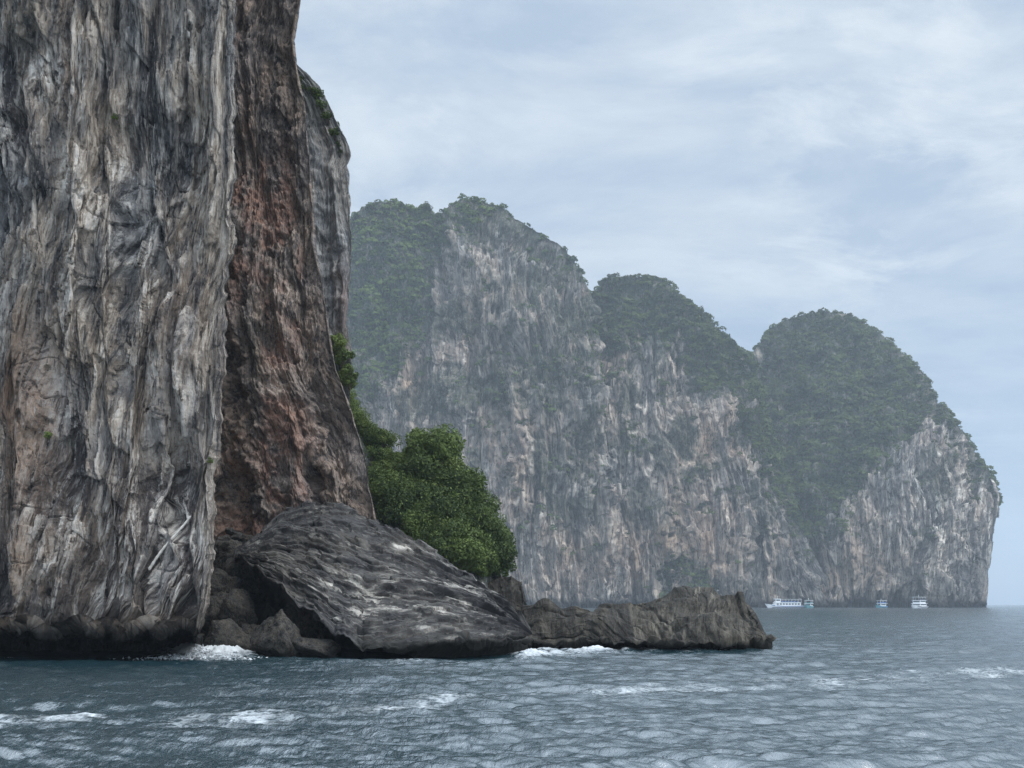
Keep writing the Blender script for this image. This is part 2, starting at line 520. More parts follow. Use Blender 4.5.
def build_sea():
    r = np.exp(np.linspace(math.log(6.0), math.log(4300.0), 1250))
    th = np.concatenate([np.radians(np.linspace(-180, -38, 60, endpoint=False)), np.radians(np.linspace(-38, 38, 1150)), np.radians(np.linspace(38, 180, 61)[1:])])
    R, T = np.meshgrid(r, th, indexing="ij")
    X = (R * np.sin(T)).astype(np.float32); Y = (R * np.cos(T)).astype(np.float32)
    rng = np.random.RandomState(11)
    Z = np.zeros_like(X)
    sp = R * 0.0053 + 0.02
    for k in range(44):
        lam = 0.2 * (1.7 / 0.2) ** (k / 37.0) if k < 38 else 2.6 + 0.9 * (k - 38)
        ang = math.radians(262 + rng.randn() * 27)
        amp = 0.0118 * lam ** 0.55 if k < 38 else 0.008 * lam * (0.6 + 0.8 * rng.rand())
        q = 2 * math.pi / lam
        mod = 0.35 + 0.9 * np.clip(0.5 + n2(X / (lam * 5) + k * 3.1, Y / (lam * 5), k), 0, 1.3)
        ph = q * (X * math.cos(ang) + Y * math.sin(ang)) + rng.rand() * 6.28 + 1.5 * n2(X / (lam * 3.5), Y / (lam * 3.5) + k, 50 + k)
        s = np.sin(ph)
        Z += amp * mod * (s + 0.3 * np.sin(2 * ph + 1.2) if k % 2 else s) * np.clip(lam / (sp * 1.8) - 0.4, 0, 1)
    # foam: torn lines drifting across the bay and wash against the rocks
    px = 512 + X / np.maximum(Y, 1) * F; py = HZ + H / np.maximum(Y, 1) * F
    front = Y > 10
    foam = np.zeros_like(X)
    tear = f2(X / 1.6, Y / 3.5, 5, 90, 0.6)
    for line, wd, am in (([(-80, 730), (0, 724), (60, 720), (110, 717), (140, 716)], 4.5, 1.0), ([(120, 724), (200, 719), (300, 715), (420, 706), (480, 701)], 6, 0.6),
                         ([(380, 703), (480, 697), (560, 694), (660, 690)], 5, 0.55), ([(560, 697), (700, 687), (850, 681), (1024, 672), (1200, 665)], 9, 0.6),
                         ([(150, 690), (260, 700), (330, 690), (420, 682)], 12.0, 0.2), ([(0, 745), (200, 740), (420, 745)], 16.0, 0.2)):
        ly = np.interp(px, [a[0] for a in line], [a[1] for a in line], left=-999, right=-999)
        ends = sstep(line[0][0], line[0][0] + 60, px) * sstep(line[-1][0], line[-1][0] - 60, px)
        foam += ends * am * np.exp(-((py - ly) / wd) ** 2)
    foam += 0.16 * np.exp(-((px - 330) / 150) ** 2 - ((py - 710) / 40) ** 2)
    wash = gauss(px, py, [(206, 655, 34, 5, 1.7), (185, 652, 22, 3.5, 0.7), (240, 656, 22, 3, 0.9), (528, 658, 16, 4, 1.2), (560, 654, 40, 3, 0.8), (610, 652, 40, 2.5, 0.7), (700, 652, 70, 1.6, 0.5),
                          (430, 664, 80, 2, 0.5)])
    cap = f2(X / 3.2, Y / 1.6, 4, 140)
    caps = sstep(0.62, 1.05, cap + Z * 1.2) * sstep(20, 60, R) * 0.5
    # a faint swash band along every foot of rock is left to the lines above
    foam = np.where(front, 0.72 * foam * np.clip(0.7 + tear * 0.5, 0, 1.3) + 0.75 * wash * np.clip(0.8 + tear * 0.6, 0.2, 1.4) + caps * 0.6, 0)
    Z += np.where(front, wash * 0.22 * (1 + tear), 0)
    nr, nc = X.shape
    Q = grid_faces(nr, nc)
    m, t, b = new_mat("sea_water")
    g = N(t, "ShaderNodeNewGeometry")
    a = N(t, "ShaderNodeAttribute"); a.attribute_name = "foam"
    l1 = noise_tex(t, g.outputs["Position"], (1.1, 2.0, 1), 5, 0.62, 0.8)
    l2 = noise_tex(t, g.outputs["Position"], (3.4, 6.0, 1), 5, 0.65, 0.6, (4, 1, 0))
    lace = math_node(t, "SUBTRACT", 1.0, math_node(t, "MULTIPLY", math_node(t, "ABSOLUTE", math_node(t, "SUBTRACT", l1, 0.5)), 5.0))
    lace2 = math_node(t, "SUBTRACT", 1.0, math_node(t, "MULTIPLY", math_node(t, "ABSOLUTE", math_node(t, "SUBTRACT", l2, 0.5)), 4.0))
    lc = math_node(t, "ADD", math_node(t, "MULTIPLY", lace, 0.55), math_node(t, "MULTIPLY", lace2, 0.45))
    ff = math_node(t, "ADD", lc, math_node(t, "MULTIPLY", a.outputs["Fac"], 0.75))
    fm = math_node(t, "MULTIPLY", ramp(t, math_node(t, "MULTIPLY", ff, 0.5), [(0.46, 0), (0.74, 1)]), ramp(t, a.outputs["Fac"], [(0.06, 0), (0.5, 1)]), True)
    deep = mix(t, noise_tex(t, g.outputs["Position"], (0.05, 0.09, 1), 3), (0.005, 0.024, 0.033), (0.008, 0.036, 0.047))
    L(t, mix(t, fm, deep, (0.62, 0.66, 0.68)), b.inputs["Base Color"])
    L(t, math_node(t, "ADD", math_node(t, "MULTIPLY", fm, 0.6), 0.2), b.inputs["Roughness"])
    b.inputs["IOR"].default_value = 3.1
    r1 = noise_tex(t, g.outputs["Position"], (3.4, 1.7, 1), 6, 0.65, 0.3)
    r2 = noise_tex(t, g.outputs["Position"], (0.9, 0.6, 1), 5, 0.6, 0.3)
    hh = math_node(t, "ADD", math_node(t, "MULTIPLY", r1, 0.75), math_node(t, "MULTIPLY", r2, 0.5))
    bp = N(t, "ShaderNodeBump", Strength=1.0, Distance=0.11)
    L(t, hh, bp.inputs["Height"]); L(t, bp.outputs[0], b.inputs["Normal"])
    o = mesh_np("sea", np.stack([X, Y, Z], -1).reshape(-1, 3), Q[:, ::-1], m, None, True, {"foam": foam.ravel()})
    tag(o, "choppy blue grey sea with torn foam lines in front of the cliffs", "sea", kind="structure")


build_sea()


# ------------------------------------------------------------------ near cliffs
def flutes(sh, z, k, seed, lean=0.0):
    """limestone draperies on a wall: returns relief in metres for k = 1, and the bent wall coordinate"""
    s = sh.S / k; zz = z / k
    w = s + lean * zz + 2.2 * n2(s / 14, zz / 30, seed) + 0.7 * n2(s / 5, zz / 12, seed + 1) + 0.22 * n2(s / 1.7, zz / 4, seed + 2)
    r = 1.5 * f2(s / 10, zz / 26, 3, seed + 3)
    r += 1.55 * (2 * np.abs(n2(w / 2.2, zz / 26, seed + 7)) - 0.6) * np.clip(0.7 + 0.7 * n2(s / 9, zz / 9, seed + 8), 0.1, 1.4)
    r += 0.58 * (2 * np.abs(n2(w / 0.85, zz / 12, seed + 9)) - 0.6) * np.clip(0.6 + n2(s / 5, zz / 6, seed + 10), 0, 1.4)
    r += 0.20 * (2 * np.abs(n2(w / 0.34, zz / 6, seed + 11)) - 0.5) + 0.09 * n2(w / 0.15, zz / 1.8, seed + 12)
    inn = np.where((sh.U > 1) | (sh.U < 0), 0.15, sstep(0, 0.08, 1 - sh.U) * 0.85 + 0.15)
    q = zz / 8.5 + 1.6 * n2(w / 2.8, zz / 40, seed + 13) + 0.35 * n2(w / 0.8, zz / 10, seed + 14)
    r += 1.15 * inn * saw(q) * np.clip(0.35 + 1.2 * n2(s / 4.5, zz / 7, seed + 15), 0, 1)
    q2 = zz / 3.2 + 1.8 * n2(w / 1.1, zz / 18, seed + 16)
    r += 0.30 * inn * saw(q2) * np.clip(0.2 + 1.4 * n2(s / 3.5, zz / 5, seed + 17), 0, 1)
    return r * k, w * k



def strk(sh, w, rel, z):
    return np.stack([w, rel, z], -1)


# --- the big grey wall on the left
A_R = [(234, -420), (241, -60), (241, 0), (238, 90), (240, 150), (236, 230), (229, 300), (223, 400), (222, 470), (218, 520), (219, 560), (211, 610), (203, 640)]
A_L = [(-330, -420), (-330, 640)]


def dA(px, y, u):
    px, y = px + 5 * f2(px / 40, y / 60, 2, 801), y + 9 * f2(px / 40, y / 60, 2, 811)
    d = 58.5 + 2.0 * sstep(0.985, 1.0, u) ** 2 - 3.5 * sstep(0, 600, y) + 9 * (1 - sstep(-330, 60, px))
    return d - gauss(px, y, [(110, 520, 60, 110, 1.6), (190, 570, 26, 50, 0.8), (205, 458, 11, 16, 0.7), (150, 450, 14, 60, -0.9), (52, 660, 40, 12, -0.8),
                             (20, 390, 26, 90, -0.9), (70, 200, 14, 130, 0.9), (160, 235, 22, 60, 0.7), (190, 330, 20, 90, 0.5), (118, 300, 10, 160, -0.5), (30, 250, 40, 40, 0.7), (178, 470, 8, 70, -0.8)])


px, y, d = rows_face(A_L, A_R, -420, 639, 640, 1250, dA)
px = px + (np.linspace(0, 1, 640)[None] ** 60) * (5 * f2(y / 55, 0 * y, 3, 525) + 2.5 * f2(y / 13, 0 * y, 3, 535))
lip = np.exp(-(639 - y) / 45)
y = y - 17 * np.clip(f2(px / 34, 0 * px, 3, 505) + 0.25, 0, 1) * lip
d = d + 0.6 * f2(px / 40, y / 60, 2, 515) * lip
shA = Sheet(px, y, d, side=(0, 26), side_in=34, top=30, top_drop=4, under=13, under_z=-2.5, nside=60, nund=50, upow=3.5)
zA = shA.P[..., 2]
relA, wA = flutes(shA, zA, 1.0, 100, -0.06)
stp = f2(wA / 1.7, zA / 10, 3, 880)
stp2 = f2(wA / 0.6, zA / 3.6, 4, 890)
crk = zA / 4.6 + 1.5 * f2(shA.S / 7, zA / 7, 3, 860)
crk = np.exp(-((crk - np.round(crk)) / 0.022) ** 2) * sstep(0.0, 0.4, n2(shA.S / 4.0, np.round(crk) * 3.7, 861))
blk = 1.0 * np.floor(2.2 * f2(shA.S / 6.0, zA / 12, 4, 862, 0.55)) / 2.2 - 0.3 * crk + 0.6 * np.floor(stp * 3) / 3 + 0.34 * np.floor(stp2 * 2.5) / 2.5 + 0.17 * f3(shA.P / 1.3, 4, 30) + 0.12 * f3(shA.P / 0.9, 3, 44, 0.5) * sstep(12, 4, zA)
foot = sstep(3.2, 0.4, zA + 1.1 * n2(shA.S / 2.2, zA / 6, 61) + 0.5 * n2(shA.S / 0.7, zA / 6, 62))
relA = (relA * (0.55 + 0.45 * sstep(-0.5, 6, zA)) + blk) * np.where(shA.V < 0, 0.0, 0.0 + 0.6 * sstep(0, 0.01, shA.V)) + np.where(shA.V < 0, 0.3 * f3(shA.P / 0.8, 4, 66), 0)
shA.push((relA - 0.8 * (shA.V >= 0)) * np.where(shA.U > 1, 0.25, 0.3 + 0.7 * sstep(0, 0.06, 1 - shA.U)))
flat = gauss(shA.px, shA.py, [(12, 390, 28, 85, 1.2), (5, 560, 14, 60, 0.5), (10, 100, 20, 60, 0.2), (225, 420, 6, 120, 0.35), (100, 560, 110, 110, 0.35), (170, 330, 30, 90, 0.3), (62, 60, 10, 90, 0.4), (150, 640, 60, 30, 0.2)])
palA = gauss(shA.px, shA.py, [(110, 560, 90, 80, 1.6), (150, 300, 40, 120, 0.4), (70, 60, 12, 90, 0.8), (90, 190, 40, 60, 0.4), (30, 60, 16, 14, 1.4), (50, 420, 10, 30, 0.8), (160, 215, 10, 12, 1.2)])
mosA = gauss(shA.px, shA.py, [(45, 433, 7, 5, 0.9), (115, 117, 6, 6, 0.5), (10, 30, 20, 60, 0.3)])
o = shA.build("cliff", M_CLIFF, {"strk": strk(shA, wA, relA, zA), "rust": np.clip(flat, 0, 1), "moss": mosA, "palem": palA - 0.35})
tag(o, "towering dark grey fluted limestone cliff filling the left edge, overhanging the water", "cliff", kind="structure")

# --- the rust-stained buttress behind it
B_L = [(150, -420), (150, 660)]
B_R = [(296, -420), (301, 0), (294, 40), (297, 68), (304, 100), (310, 160), (318, 250), (330, 330), (337, 370), (352, 410), (365, 450), (371, 490), (377, 520), (386, 660)]


def dB(px, y, u):
    d = 86 - 4 * sstep(0, 600, y) + 3.5 * sstep(300, 348, px) * sstep(320, 440, y)
    return d - gauss(px, y, [(262, 430, 20, 150, 1.4), (240, 350, 18, 90, 1.2), (300, 300, 22, 120, 0.8), (345, 480, 18, 60, 1.6), (318, 480, 5, 60, -1.4), (275, 80, 14, 120, -0.8), (228, 500, 14, 200, -1.0)])


px, y, d = rows_face(B_L, B_R, -420, 660, 380, 900, dB)
shB = Sheet(px, y, d, side=(0, 20), side_in=45, top=25, top_drop=3, nside=40)
zB = shB.P[..., 2]
relB, wB = flutes(shB, zB, 1.3, 200, -0.04)
stp = f2(wB / 2.2, zB / 5.5, 3, 980)
stp2 = f2(wB / 0.9, zB / 1.6, 3, 990)
relB = 0.9 * np.floor(2.2 * f2(shB.S / 6.0, zB / 11, 4, 962, 0.55)) / 2.2 + 0.6 * np.floor(stp * 3) / 3 + 0.3 * np.floor(stp2 * 2.5) / 2.5 + relB * 0.45 + 0.55 * f3(shB.P / 1.7, 5, 35, 0.55) + 0.35 * rid(n3(shB.P / np.array([2, 2, 4.0]), 47))
_ = 0.55 + 0.45 * sstep(0, 0.1, 1 - shB.U)
shB.push((relB - 0.6) * np.where(shB.U > 1, 0.2, 0.2 + 0.8 * sstep(0, 0.1, 1 - shB.U)))
ru = gauss(shB.px, shB.py, [(262, 200, 26, 70, 1.3), (290, 270, 26, 70, 1.1), (265, 420, 26, 60, 0.7), (270, 330, 18, 60, 0.8), (238, 60, 9, 110, 0.9), (236, 300, 10, 120, 0.8), (285, 440, 30, 60, 0.8), (272, 500, 40, 40, 0.9),
                            (235, 470, 10, 70, 0.9), (250, 530, 30, 20, 1.0)])
ru = ru * np.clip(0.55 + 1.3 * f2(wB / 2.5, zB / 5, 4, 78, 0.6), 0, 1.2) - 0.1 - gauss(shB.px, shB.py, [(312, 250, 18, 70, 0.9), (250, 370, 20, 50, 0.8), (350, 480, 18, 60, 1.2), (275, 30, 30, 60, 0.9), (280, 265, 12, 26, 0.7)])
o = shB.build("cliff", M_RED, {"strk": strk(shB, wB, relB, zB), "rust": np.clip(ru, 0, 1), "moss": gauss(shB.px, shB.py, [(255, 345, 14, 30, 0.5), (300, 90, 10, 30, 0.3)]),
                               "palem": gauss(shB.px, shB.py, [(285, 280, 14, 40, 1.2), (295, 210, 10, 30, 0.8), (280, 380, 16, 40, 1.0), (262, 450, 12, 50, 0.9)]) - 0.1})
tag(o, "reddish brown rust stained cliff buttress rising behind the tilted rock slab", "cliff", kind="structure")

# --- the paler slab of cliff peeping out behind the buttress
C_L = [(250, 40), (270, 400), (270, 660)]
C_R = [(285, 50), (299, 66), (309, 76), (318, 86), (328, 102), (338, 125), (349, 145), (351, 156), (347, 166), (349, 200), (352, 240), (351, 290), (347, 325), (351, 345), (352, 372), (350, 400), (350, 660)]
px, y, d = rows_face(C_L, C_R, 50, 660, 150, 480, lambda px, y, u: 96 - 5 * sstep(50, 600, y) + 0 * px - gauss(px, y, [(342, 300, 8, 40, 1.0), (350, 370, 14, 26, 1.5)]))
shC = Sheet(px, y, d, side=(0, 24), side_in=45, top=20, top_drop=5, nside=30)
zC = shC.P[..., 2]
relC, wC = flutes(shC, zC, 1.3, 300)
relC = relC * 0.4 + 0.6 * f3(shC.P / 2.0, 5, 36, 0.55) + 0.3 * rid(n3(shC.P / np.array([2, 2, 1.0]), 49))
shC.push((relC - 0.6) * np.where(shC.U > 1, 0.25, 0.25 + 0.5 * sstep(0, 0.15, 1 - shC.U)))
o = shC.build("cliff", M_BACK, {"strk": strk(shC, wC, relC, zC), "rust": gauss(shC.px, shC.py, [(344, 310, 8, 40, 0.8)]), "moss": gauss(shC.px, shC.py, [(315, 90, 20, 30, 0.8), (352, 365, 14, 18, 0.8)]), "palem": 0 * zC})
tag(o, "paler grey back cliff edge with shrubs on top, between red buttress and sky", "cliff", kind="structure")

# --- wooded slope behind the slab
slope_pairs = [(318, 335, 330, 660, 92, 82), (335, 362, 345, 660, 94, 82), (352, 395, 365, 660, 96, 81), (376, 420, 395, 660, 97, 80), (405, 458, 420, 660, 97, 79),
               (440, 455, 450, 660, 97, 79), (465, 485, 475, 660, 96, 80), (490, 520, 497, 660, 95, 82), (505, 555, 510, 660, 94, 84), (512, 590, 514, 660, 92, 86)]
px, y, d = ruled(slope_pairs, 130, 130, 1.2)
shS = Sheet(px, y, d, side=(10, 16), side_in=10, top=20, top_drop=12)
shS.push(0.8 * f3(shS.P / 3.0, 4, 37) - 1.2)
zS = shS.P[..., 2]
o = shS.build("slope", M_BACK, {"strk": strk(shS, shS.S, 0 * zS, zS), "rust": 0 * zS, "moss": 0.3 + 0.9 * sstep(3, 6, zS), "palem": 0 * zS})
tag(o, "steep wooded bank between the red buttress and the tilted rock slab", "slope", kind="structure")


# ------------------------------------------------------------------ the rocks in the water
def rock_sheet(name, pairs, nu, nv, mat, label, p, side, under, under_z, seed, strata, rough, pal=None, top=8, drop=4, group=None, rot=0.0, cat="rock", band=0.0, big=0.0):
    px, y, d = ruled(pairs, nu, nv, p, 1.0, int(nu * 0.045) | 1)
    y = y + 6 * f2(px / 17, 0 * px, 3, seed + 21) * (1 - np.linspace(0, 1, nv)[:, None]) ** 9
    sh = Sheet(px, y, d, side=side, side_in=6, top=top, top_drop=drop, under=under, under_z=under_z, nside=26, nund=40)
    z = sh.P[..., 2]
    q = sh.V * strata[0] + rot * sh.U + 0.22 * f2(sh.S / 9.0, sh.V * 3, 2, seed) + 0.05 * n2(sh.S / 0.8, sh.V * 14, seed + 5)
    st = strata[1] * (0.95 * np.floor(2.6 * f2(sh.S / 7.0, q * 0.5, 3, seed + 6)) / 2.6 + 0.22 * np.floor(2.5 * f2(sh.S / 1.7, q * 2.0, 3, seed + 9)) / 2.5 + 0.35 * (saw(q) - 0.5))
    gl = np.abs(q * 1.3 + 0.25 * n2(sh.S / 1.3, q * 2, seed + 12) - np.round(q * 1.3)) / 1.3
    st = st - strata[1] * 1.2 * np.exp(-(gl / 0.08) ** 2) * sstep(-0.1, 0.35, n2(sh.S / 3.0, np.round(q * 1.3) * 1.7, seed + 13)) + big * f3(sh.P / 4.0, 3, seed + 15)
    rel = st + rough * f3(sh.P / 1.8, 5, seed + 7, 0.55) + 0.5 * rough * rid(n3(sh.P / 0.9, seed + 8))
    sh.push(rel * np.where((sh.V > 1) | (sh.U > 1) | (sh.U < 0), 0.5, np.where(sh.V < 0, 0.4, 0.4 + 0.6 * sstep(0, 0.06, sh.V))))
    pm = (pal(sh, q) if pal else 0 * z)
    o = sh.build(name, mat, {"strk": np.stack([q * band, rel * 0.3, sh.S], -1) if band else np.stack([sh.S, rel, q * 0.55], -1), "rust": 0 * z, "moss": 0 * z, "palem": pm})
    tag(o, label, cat, group)
    return sh


def slab_pale(sh, q):
    f = q - np.floor(q)
    edge = np.exp(-((f - 0.1) / 0.14) ** 2)
    return np.clip(edge * 1.0 + 0.9 * gauss(sh.px, sh.py, [(320, 576, 40, 10, 1.3), (390, 598, 70, 22, 1.5), (470, 600, 30, 20, 1.0), (440, 565, 40, 14, 0.9), (380, 550, 40, 8, 0.6)]) - 0.15, -0.15, 1.5)


slab = [(236, 553, 240, 556, 71, 70.5), (258, 532, 252, 565, 72.5, 69), (283, 510, 268, 577, 74.5, 66.5), (305, 504, 290, 596, 75, 64), (326, 501, 318, 618, 75, 61), (350, 507, 347, 640, 75, 58.5),
        (372, 518, 362, 649, 74.5, 57.5), (395, 530, 392, 649, 74, 57), (418, 545, 420, 645, 73.5, 57), (442, 560, 450, 640, 72, 57.5), (468, 573, 475, 641, 70, 58), (490, 585, 497, 640, 68, 59), (508, 598, 512, 639, 66, 60),
        (520, 613, 522, 638, 64, 61), (527, 630, 528, 638, 63, 62)]
uu = np.interp(np.linspace(0, 1, 520), [0, 0.3, 0.52, 0.6, 0.9, 1], [8, 14, 12, 2.2, 2.2, 2.0])
shSlab = rock_sheet("rock", slab, 520, 420, M_SLAB, "huge tilted dark rock slab with pale strata ledges and undercut shadowed side", 1.0, (6, 8), uu, -1.5, 400, (8, 0.55), 0.07, slab_pale, rot=-2.0, band=0.9)
isl = [(580, 622, 588, 643, 71, 69), (592, 615, 600, 643, 72.5, 68), (606, 607, 616, 643, 74.5, 67), (622, 601, 630, 642, 76, 66.5), (645, 597, 648, 642, 77, 66), (668, 592, 666, 643, 77.5, 65.5), (690, 588, 686, 644, 77.5, 65), (710, 588, 706, 644, 77, 65),
       (722, 596, 724, 643, 75.5, 65.3), (738, 601, 742, 642, 74, 66), (756, 610, 757, 640.5, 71.5, 67), (765, 624, 766, 639.5, 69.8, 68), (772, 638, 772, 639, 69, 68.6)]
rock_sheet("rock", isl, 420, 200, M_ISLET, "long low brownish rock islet ending in a thin point over the water", 1.5, (5, 5), 3.2, -1.2, 440, (3, 0.2), 0.13, rot=9.0, big=1.0,
           pal=lambda sh, q: gauss(sh.px, sh.py, [(715, 610, 14, 22, 0.8), (690, 592, 20, 6, 1.2), (660, 625, 30, 12, 0.4)]))
isl2 = [(515, 622, 516, 644, 72, 71), (524, 608, 526, 645, 73, 70), (546, 604, 548, 645, 73, 69.5), (563, 607, 565, 645, 73, 69.5), (578, 605, 582, 644, 73, 69.5), (592, 609, 596, 644, 72.5, 70), (603, 618, 610, 644, 72.5, 70.5), (612, 632, 620, 643, 72, 71)]
rock_sheet("rock", isl2, 260, 130, M_ISLET, "squat dark brown rock between the big slab and the long islet", 1.5, (4, 4), 2.5, -1.2, 470, (4, 0.22), 0.14, big=0.9)
sm = [(478, 596, 480, 640, 90, 88), (488, 585, 490, 640, 91, 87), (500, 578, 502, 640, 91, 87), (512, 575, 514, 640, 91, 87), (520, 583, 522, 640, 91, 88), (524, 598, 525, 640, 90, 88.5)]
rock_sheet("rock", sm, 120, 110, M_ISLET, "grey knob of rock below the trees at the right foot of the bank", 1.4, (5, 5), 2.0, -1.2, 490, (3, 0.35), 0.4)


def boulder_mesh(seed, cuts=9):
    bm = bmesh.new()
    bmesh.ops.create_icosphere(bm, subdivisions=5, radius=1)
    D = np.array([v.co[:] for v in bm.verts]); Q = np.array([[v.index for v in f.verts] for f in bm.faces])
    bm.free()
    rng = np.random.RandomState(seed)
    n = rng.randn(cuts, 3); n /= np.linalg.norm(n, axis=1)[:, None]
    h = 0.55 + 0.4 * rng.rand(cuts)
    r = np.full(len(D), 1.15)
    for k in range(cuts):
        c = D @ n[k]
        r = np.minimum(r, np.where(c > 0.05, h[k] / np.maximum(c, 0.05), 9))
    V = D * r[:, None]
    V = V + D * (0.16 * f3(V * 1.6 + seed, 6, seed, 0.6) + 0.06 * rid(n3(V * 3.1, seed + 3)))[:, None]
    return V, Q


M_BOULDER = rock_mat("boulder_limestone", 0.7, (0.03, 0.03, 0.031), (0.065, 0.063, 0.06), (0.2, 0.185, 0.16), (0.10, 0.085, 0.066), pale_amt=0.25, bump=0.9, vstretch=1.5, wet=(0.012, 0.012, 0.012), wet_top=0.6)


def boulder(px, y, d, wpx, hpx, seed, label, group=None, depth=None, rot=(0, 0, 0)):
    V, Q = boulder_mesh(seed)
    a, bq, c = rot
    Rz = np.array([[math.cos(c), -math.sin(c), 0], [math.sin(c), math.cos(c), 0], [0, 0, 1]])
    Ry = np.array([[math.cos(bq), 0, math.sin(bq)], [0, 1, 0], [-math.sin(bq), 0, math.cos(bq)]])
    V = V @ Rz.T
    V = V / np.abs(V).max(0) * np.array([wpx, (depth or (wpx + hpx) / 2), hpx]) * d / F / 2
    V = V @ Ry.T
    o = mesh_np("boulder", V, Q, M_BOULDER, None, True, {"strk": V, "rust": 0 * V[:, 0], "moss": 0 * V[:, 0], "palem": 0 * V[:, 0]})
    o.location = ((px - 512) * d / F, d, H + (HZ - y) * d / F)
    return tag(o, label, "boulder", group)


G = "boulders heaped between the grey cliff and the slab"
boulder(280, 637, 61, 58, 62, 1, "pointed brownish boulder standing at the waterline below the slab", G, rot=(0, -0.5, 0.4))
boulder(318, 650, 60.5, 60, 26, 2, "low flat dark boulder awash under the slab's shadowed side", G, rot=(0, 0.25, 1))
boulder(224, 640, 64, 44, 44, 3, "rounded dark boulder beside the foam wash", G, rot=(0, 0.1, 2))
boulder(238, 612, 69, 46, 46, 4, "large dark boulder wedged above the pointed one", G, rot=(0, 0.4, .3))
boulder(226, 588, 72, 46, 46, 5, "dark boulder resting against the foot of the grey cliff", G, rot=(0, 0.2, 1.2))
boulder(232, 556, 75, 44, 34, 6, "grey boulder in the gap under the red buttress", G, rot=(0, -0.2, 2.2))
boulder(206, 655, 58.5, 14, 9, 7, "small wet boulder sitting in the white splash", G, rot=(0, 0, 0.7))
sh_lab = "small broken boulder on top of the heap beneath the red buttress"
for i, (bx, by, bw, bh) in enumerate([(224, 541, 20, 14), (238, 537, 18, 13), (250, 541, 16, 12), (262, 538, 18, 11), (216, 548, 18, 18), (246, 548, 22, 14), (270, 532, 14, 9), (231, 531, 12, 8)]):
    boulder(bx, by, 77 - (i % 3), bw, bh, 20 + i, sh_lab, G, rot=(0, 0.3 * (i % 3 - 1), i))
hid = "dark boulder buried deep in the shadow of the heap"
for i, (bx, by, bw, bh, dd) in enumerate([(262, 642, 60, 56, 66), (300, 628, 60, 60, 68), (222, 615, 50, 50, 70), (255, 580, 70, 60, 74), (240, 648, 44, 34, 65), (205, 625, 40, 70, 71)]):
    boulder(bx, by, dd, bw, bh, 40 + i, hid, G, rot=(0, 0.2 * i, i * 1.3))


# splash against the foot of the grey cliff
def splash():
    rng = np.random.RandomState(5)
    V, Q = [], []
    n = 0
    for (bx, by, sx, sy, cnt) in ((203, 652, 17, 3.5, 1300), (232, 655, 12, 2.0, 500), (190, 655, 26, 1.8, 500)):
        for k in range(cnt):
            x, yy = bx + rng.randn() * sx, by + rng.randn() * 1.2
            d = 58.0 + rng.randn() * 0.8
            zt = abs(rng.randn()) * sy * 0.05 * math.exp(-((x - bx) / sx) ** 2) * 1.6
            c = np.array([(x - 512) * d / F, d, 0.05 + zt])
            s = 0.02 + 0.05 * rng.rand() * (1 - 0.5 * min(1, zt))
            T = rng.randn(4, 3) * s * np.array([1.4, 1, 0.8])
            V.append(c + T); Q += [[n, n + 1, n + 2], [n, n + 2, n + 3], [n, n + 3, n + 1], [n + 1, n + 3, n + 2]]
            n += 4
    m, t, b = new_mat("white_foam")
    b.inputs["Base Color"].default_value = (0.75, 0.78, 0.8, 1); b.inputs["Roughness"].default_value = 0.8
    o = mesh_np("sea_foam", np.concatenate(V), np.array(Q), m, None, True)
    tag(o, "white splash of foam breaking against the foot of the grey cliff", "foam", kind="stuff")


splash()


# pale pole leaning on the grey cliff
def driftwood():
    a = shA.at(150, 569); b = shA.at(189, 516)
    a = to3(np.array(149.), np.array(570.), a[1] - 0.25); b = to3(np.array(190.), np.array(515.), b[1] - 0.2)
    ax = b - a; Ln = np.linalg.norm(ax); ax /= Ln
    s1 = np.cross(ax, [0, 1, 0]); s1 /= np.linalg.norm(s1); s2 = np.cross(ax, s1)
    V, n, m = [], 40, 10
    for i in range(n):
        t = i / (n - 1)
        c = a + ax * Ln * t + s1 * 0.06 * math.sin(t * 5) + s2 * 0.05 * math.sin(t * 3 + 1)
        r = 0.085 - 0.03 * t + 0.012 * math.sin(i * 1.7)
        if i in (0, n - 1):
            r *= 0.3
        for j in range(m):
            w = 2 * math.pi * j / m
            V.append(c + r * (math.cos(w) * s1 + math.sin(w) * s2))
    Q = [[i * m + j, i * m + (j + 1) % m, (i + 1) * m + (j + 1) % m, (i + 1) * m + j] for i in range(n - 1) for j in range(m)]
    V = np.array(V)
    loc = V.mean(0)
    o = mesh_np("driftwood_log", V - loc, np.array(Q), plain("bleached_wood", (0.72, 0.68, 0.62), 0.8, 0.2, 3))
    o.location = loc
    tag(o, "thin bleached log leaning diagonally against the lower grey cliff", "log")


driftwood()


# ------------------------------------------------------------------ vegetation
def leaf_quads(centers, normals, size, rng, jitter=0.9):
    """one bent leaf quad per centre"""
    n = len(centers)
    nn = normals + rng.randn(n, 3) * jitter; nn /= np.linalg.norm(nn, axis=1)[:, None] + 1e-9
    t = np.cross(nn, rng.randn(n, 3)); t /= np.linalg.norm(t, axis=1)[:, None] + 1e-9
    b = np.cross(nn, t)
    s = (size * (0.6 + 0.8 * rng.rand(n)))[:, None]
    V = np.stack([centers - t * s, centers + b * s * 0.55 - nn * s * 0.15, centers + t * s, centers - b * s * 0.55 - nn * s * 0.15], 1).reshape(-1, 3)
    Q = np.arange(4 * n).reshape(n, 4)
    return V, Q


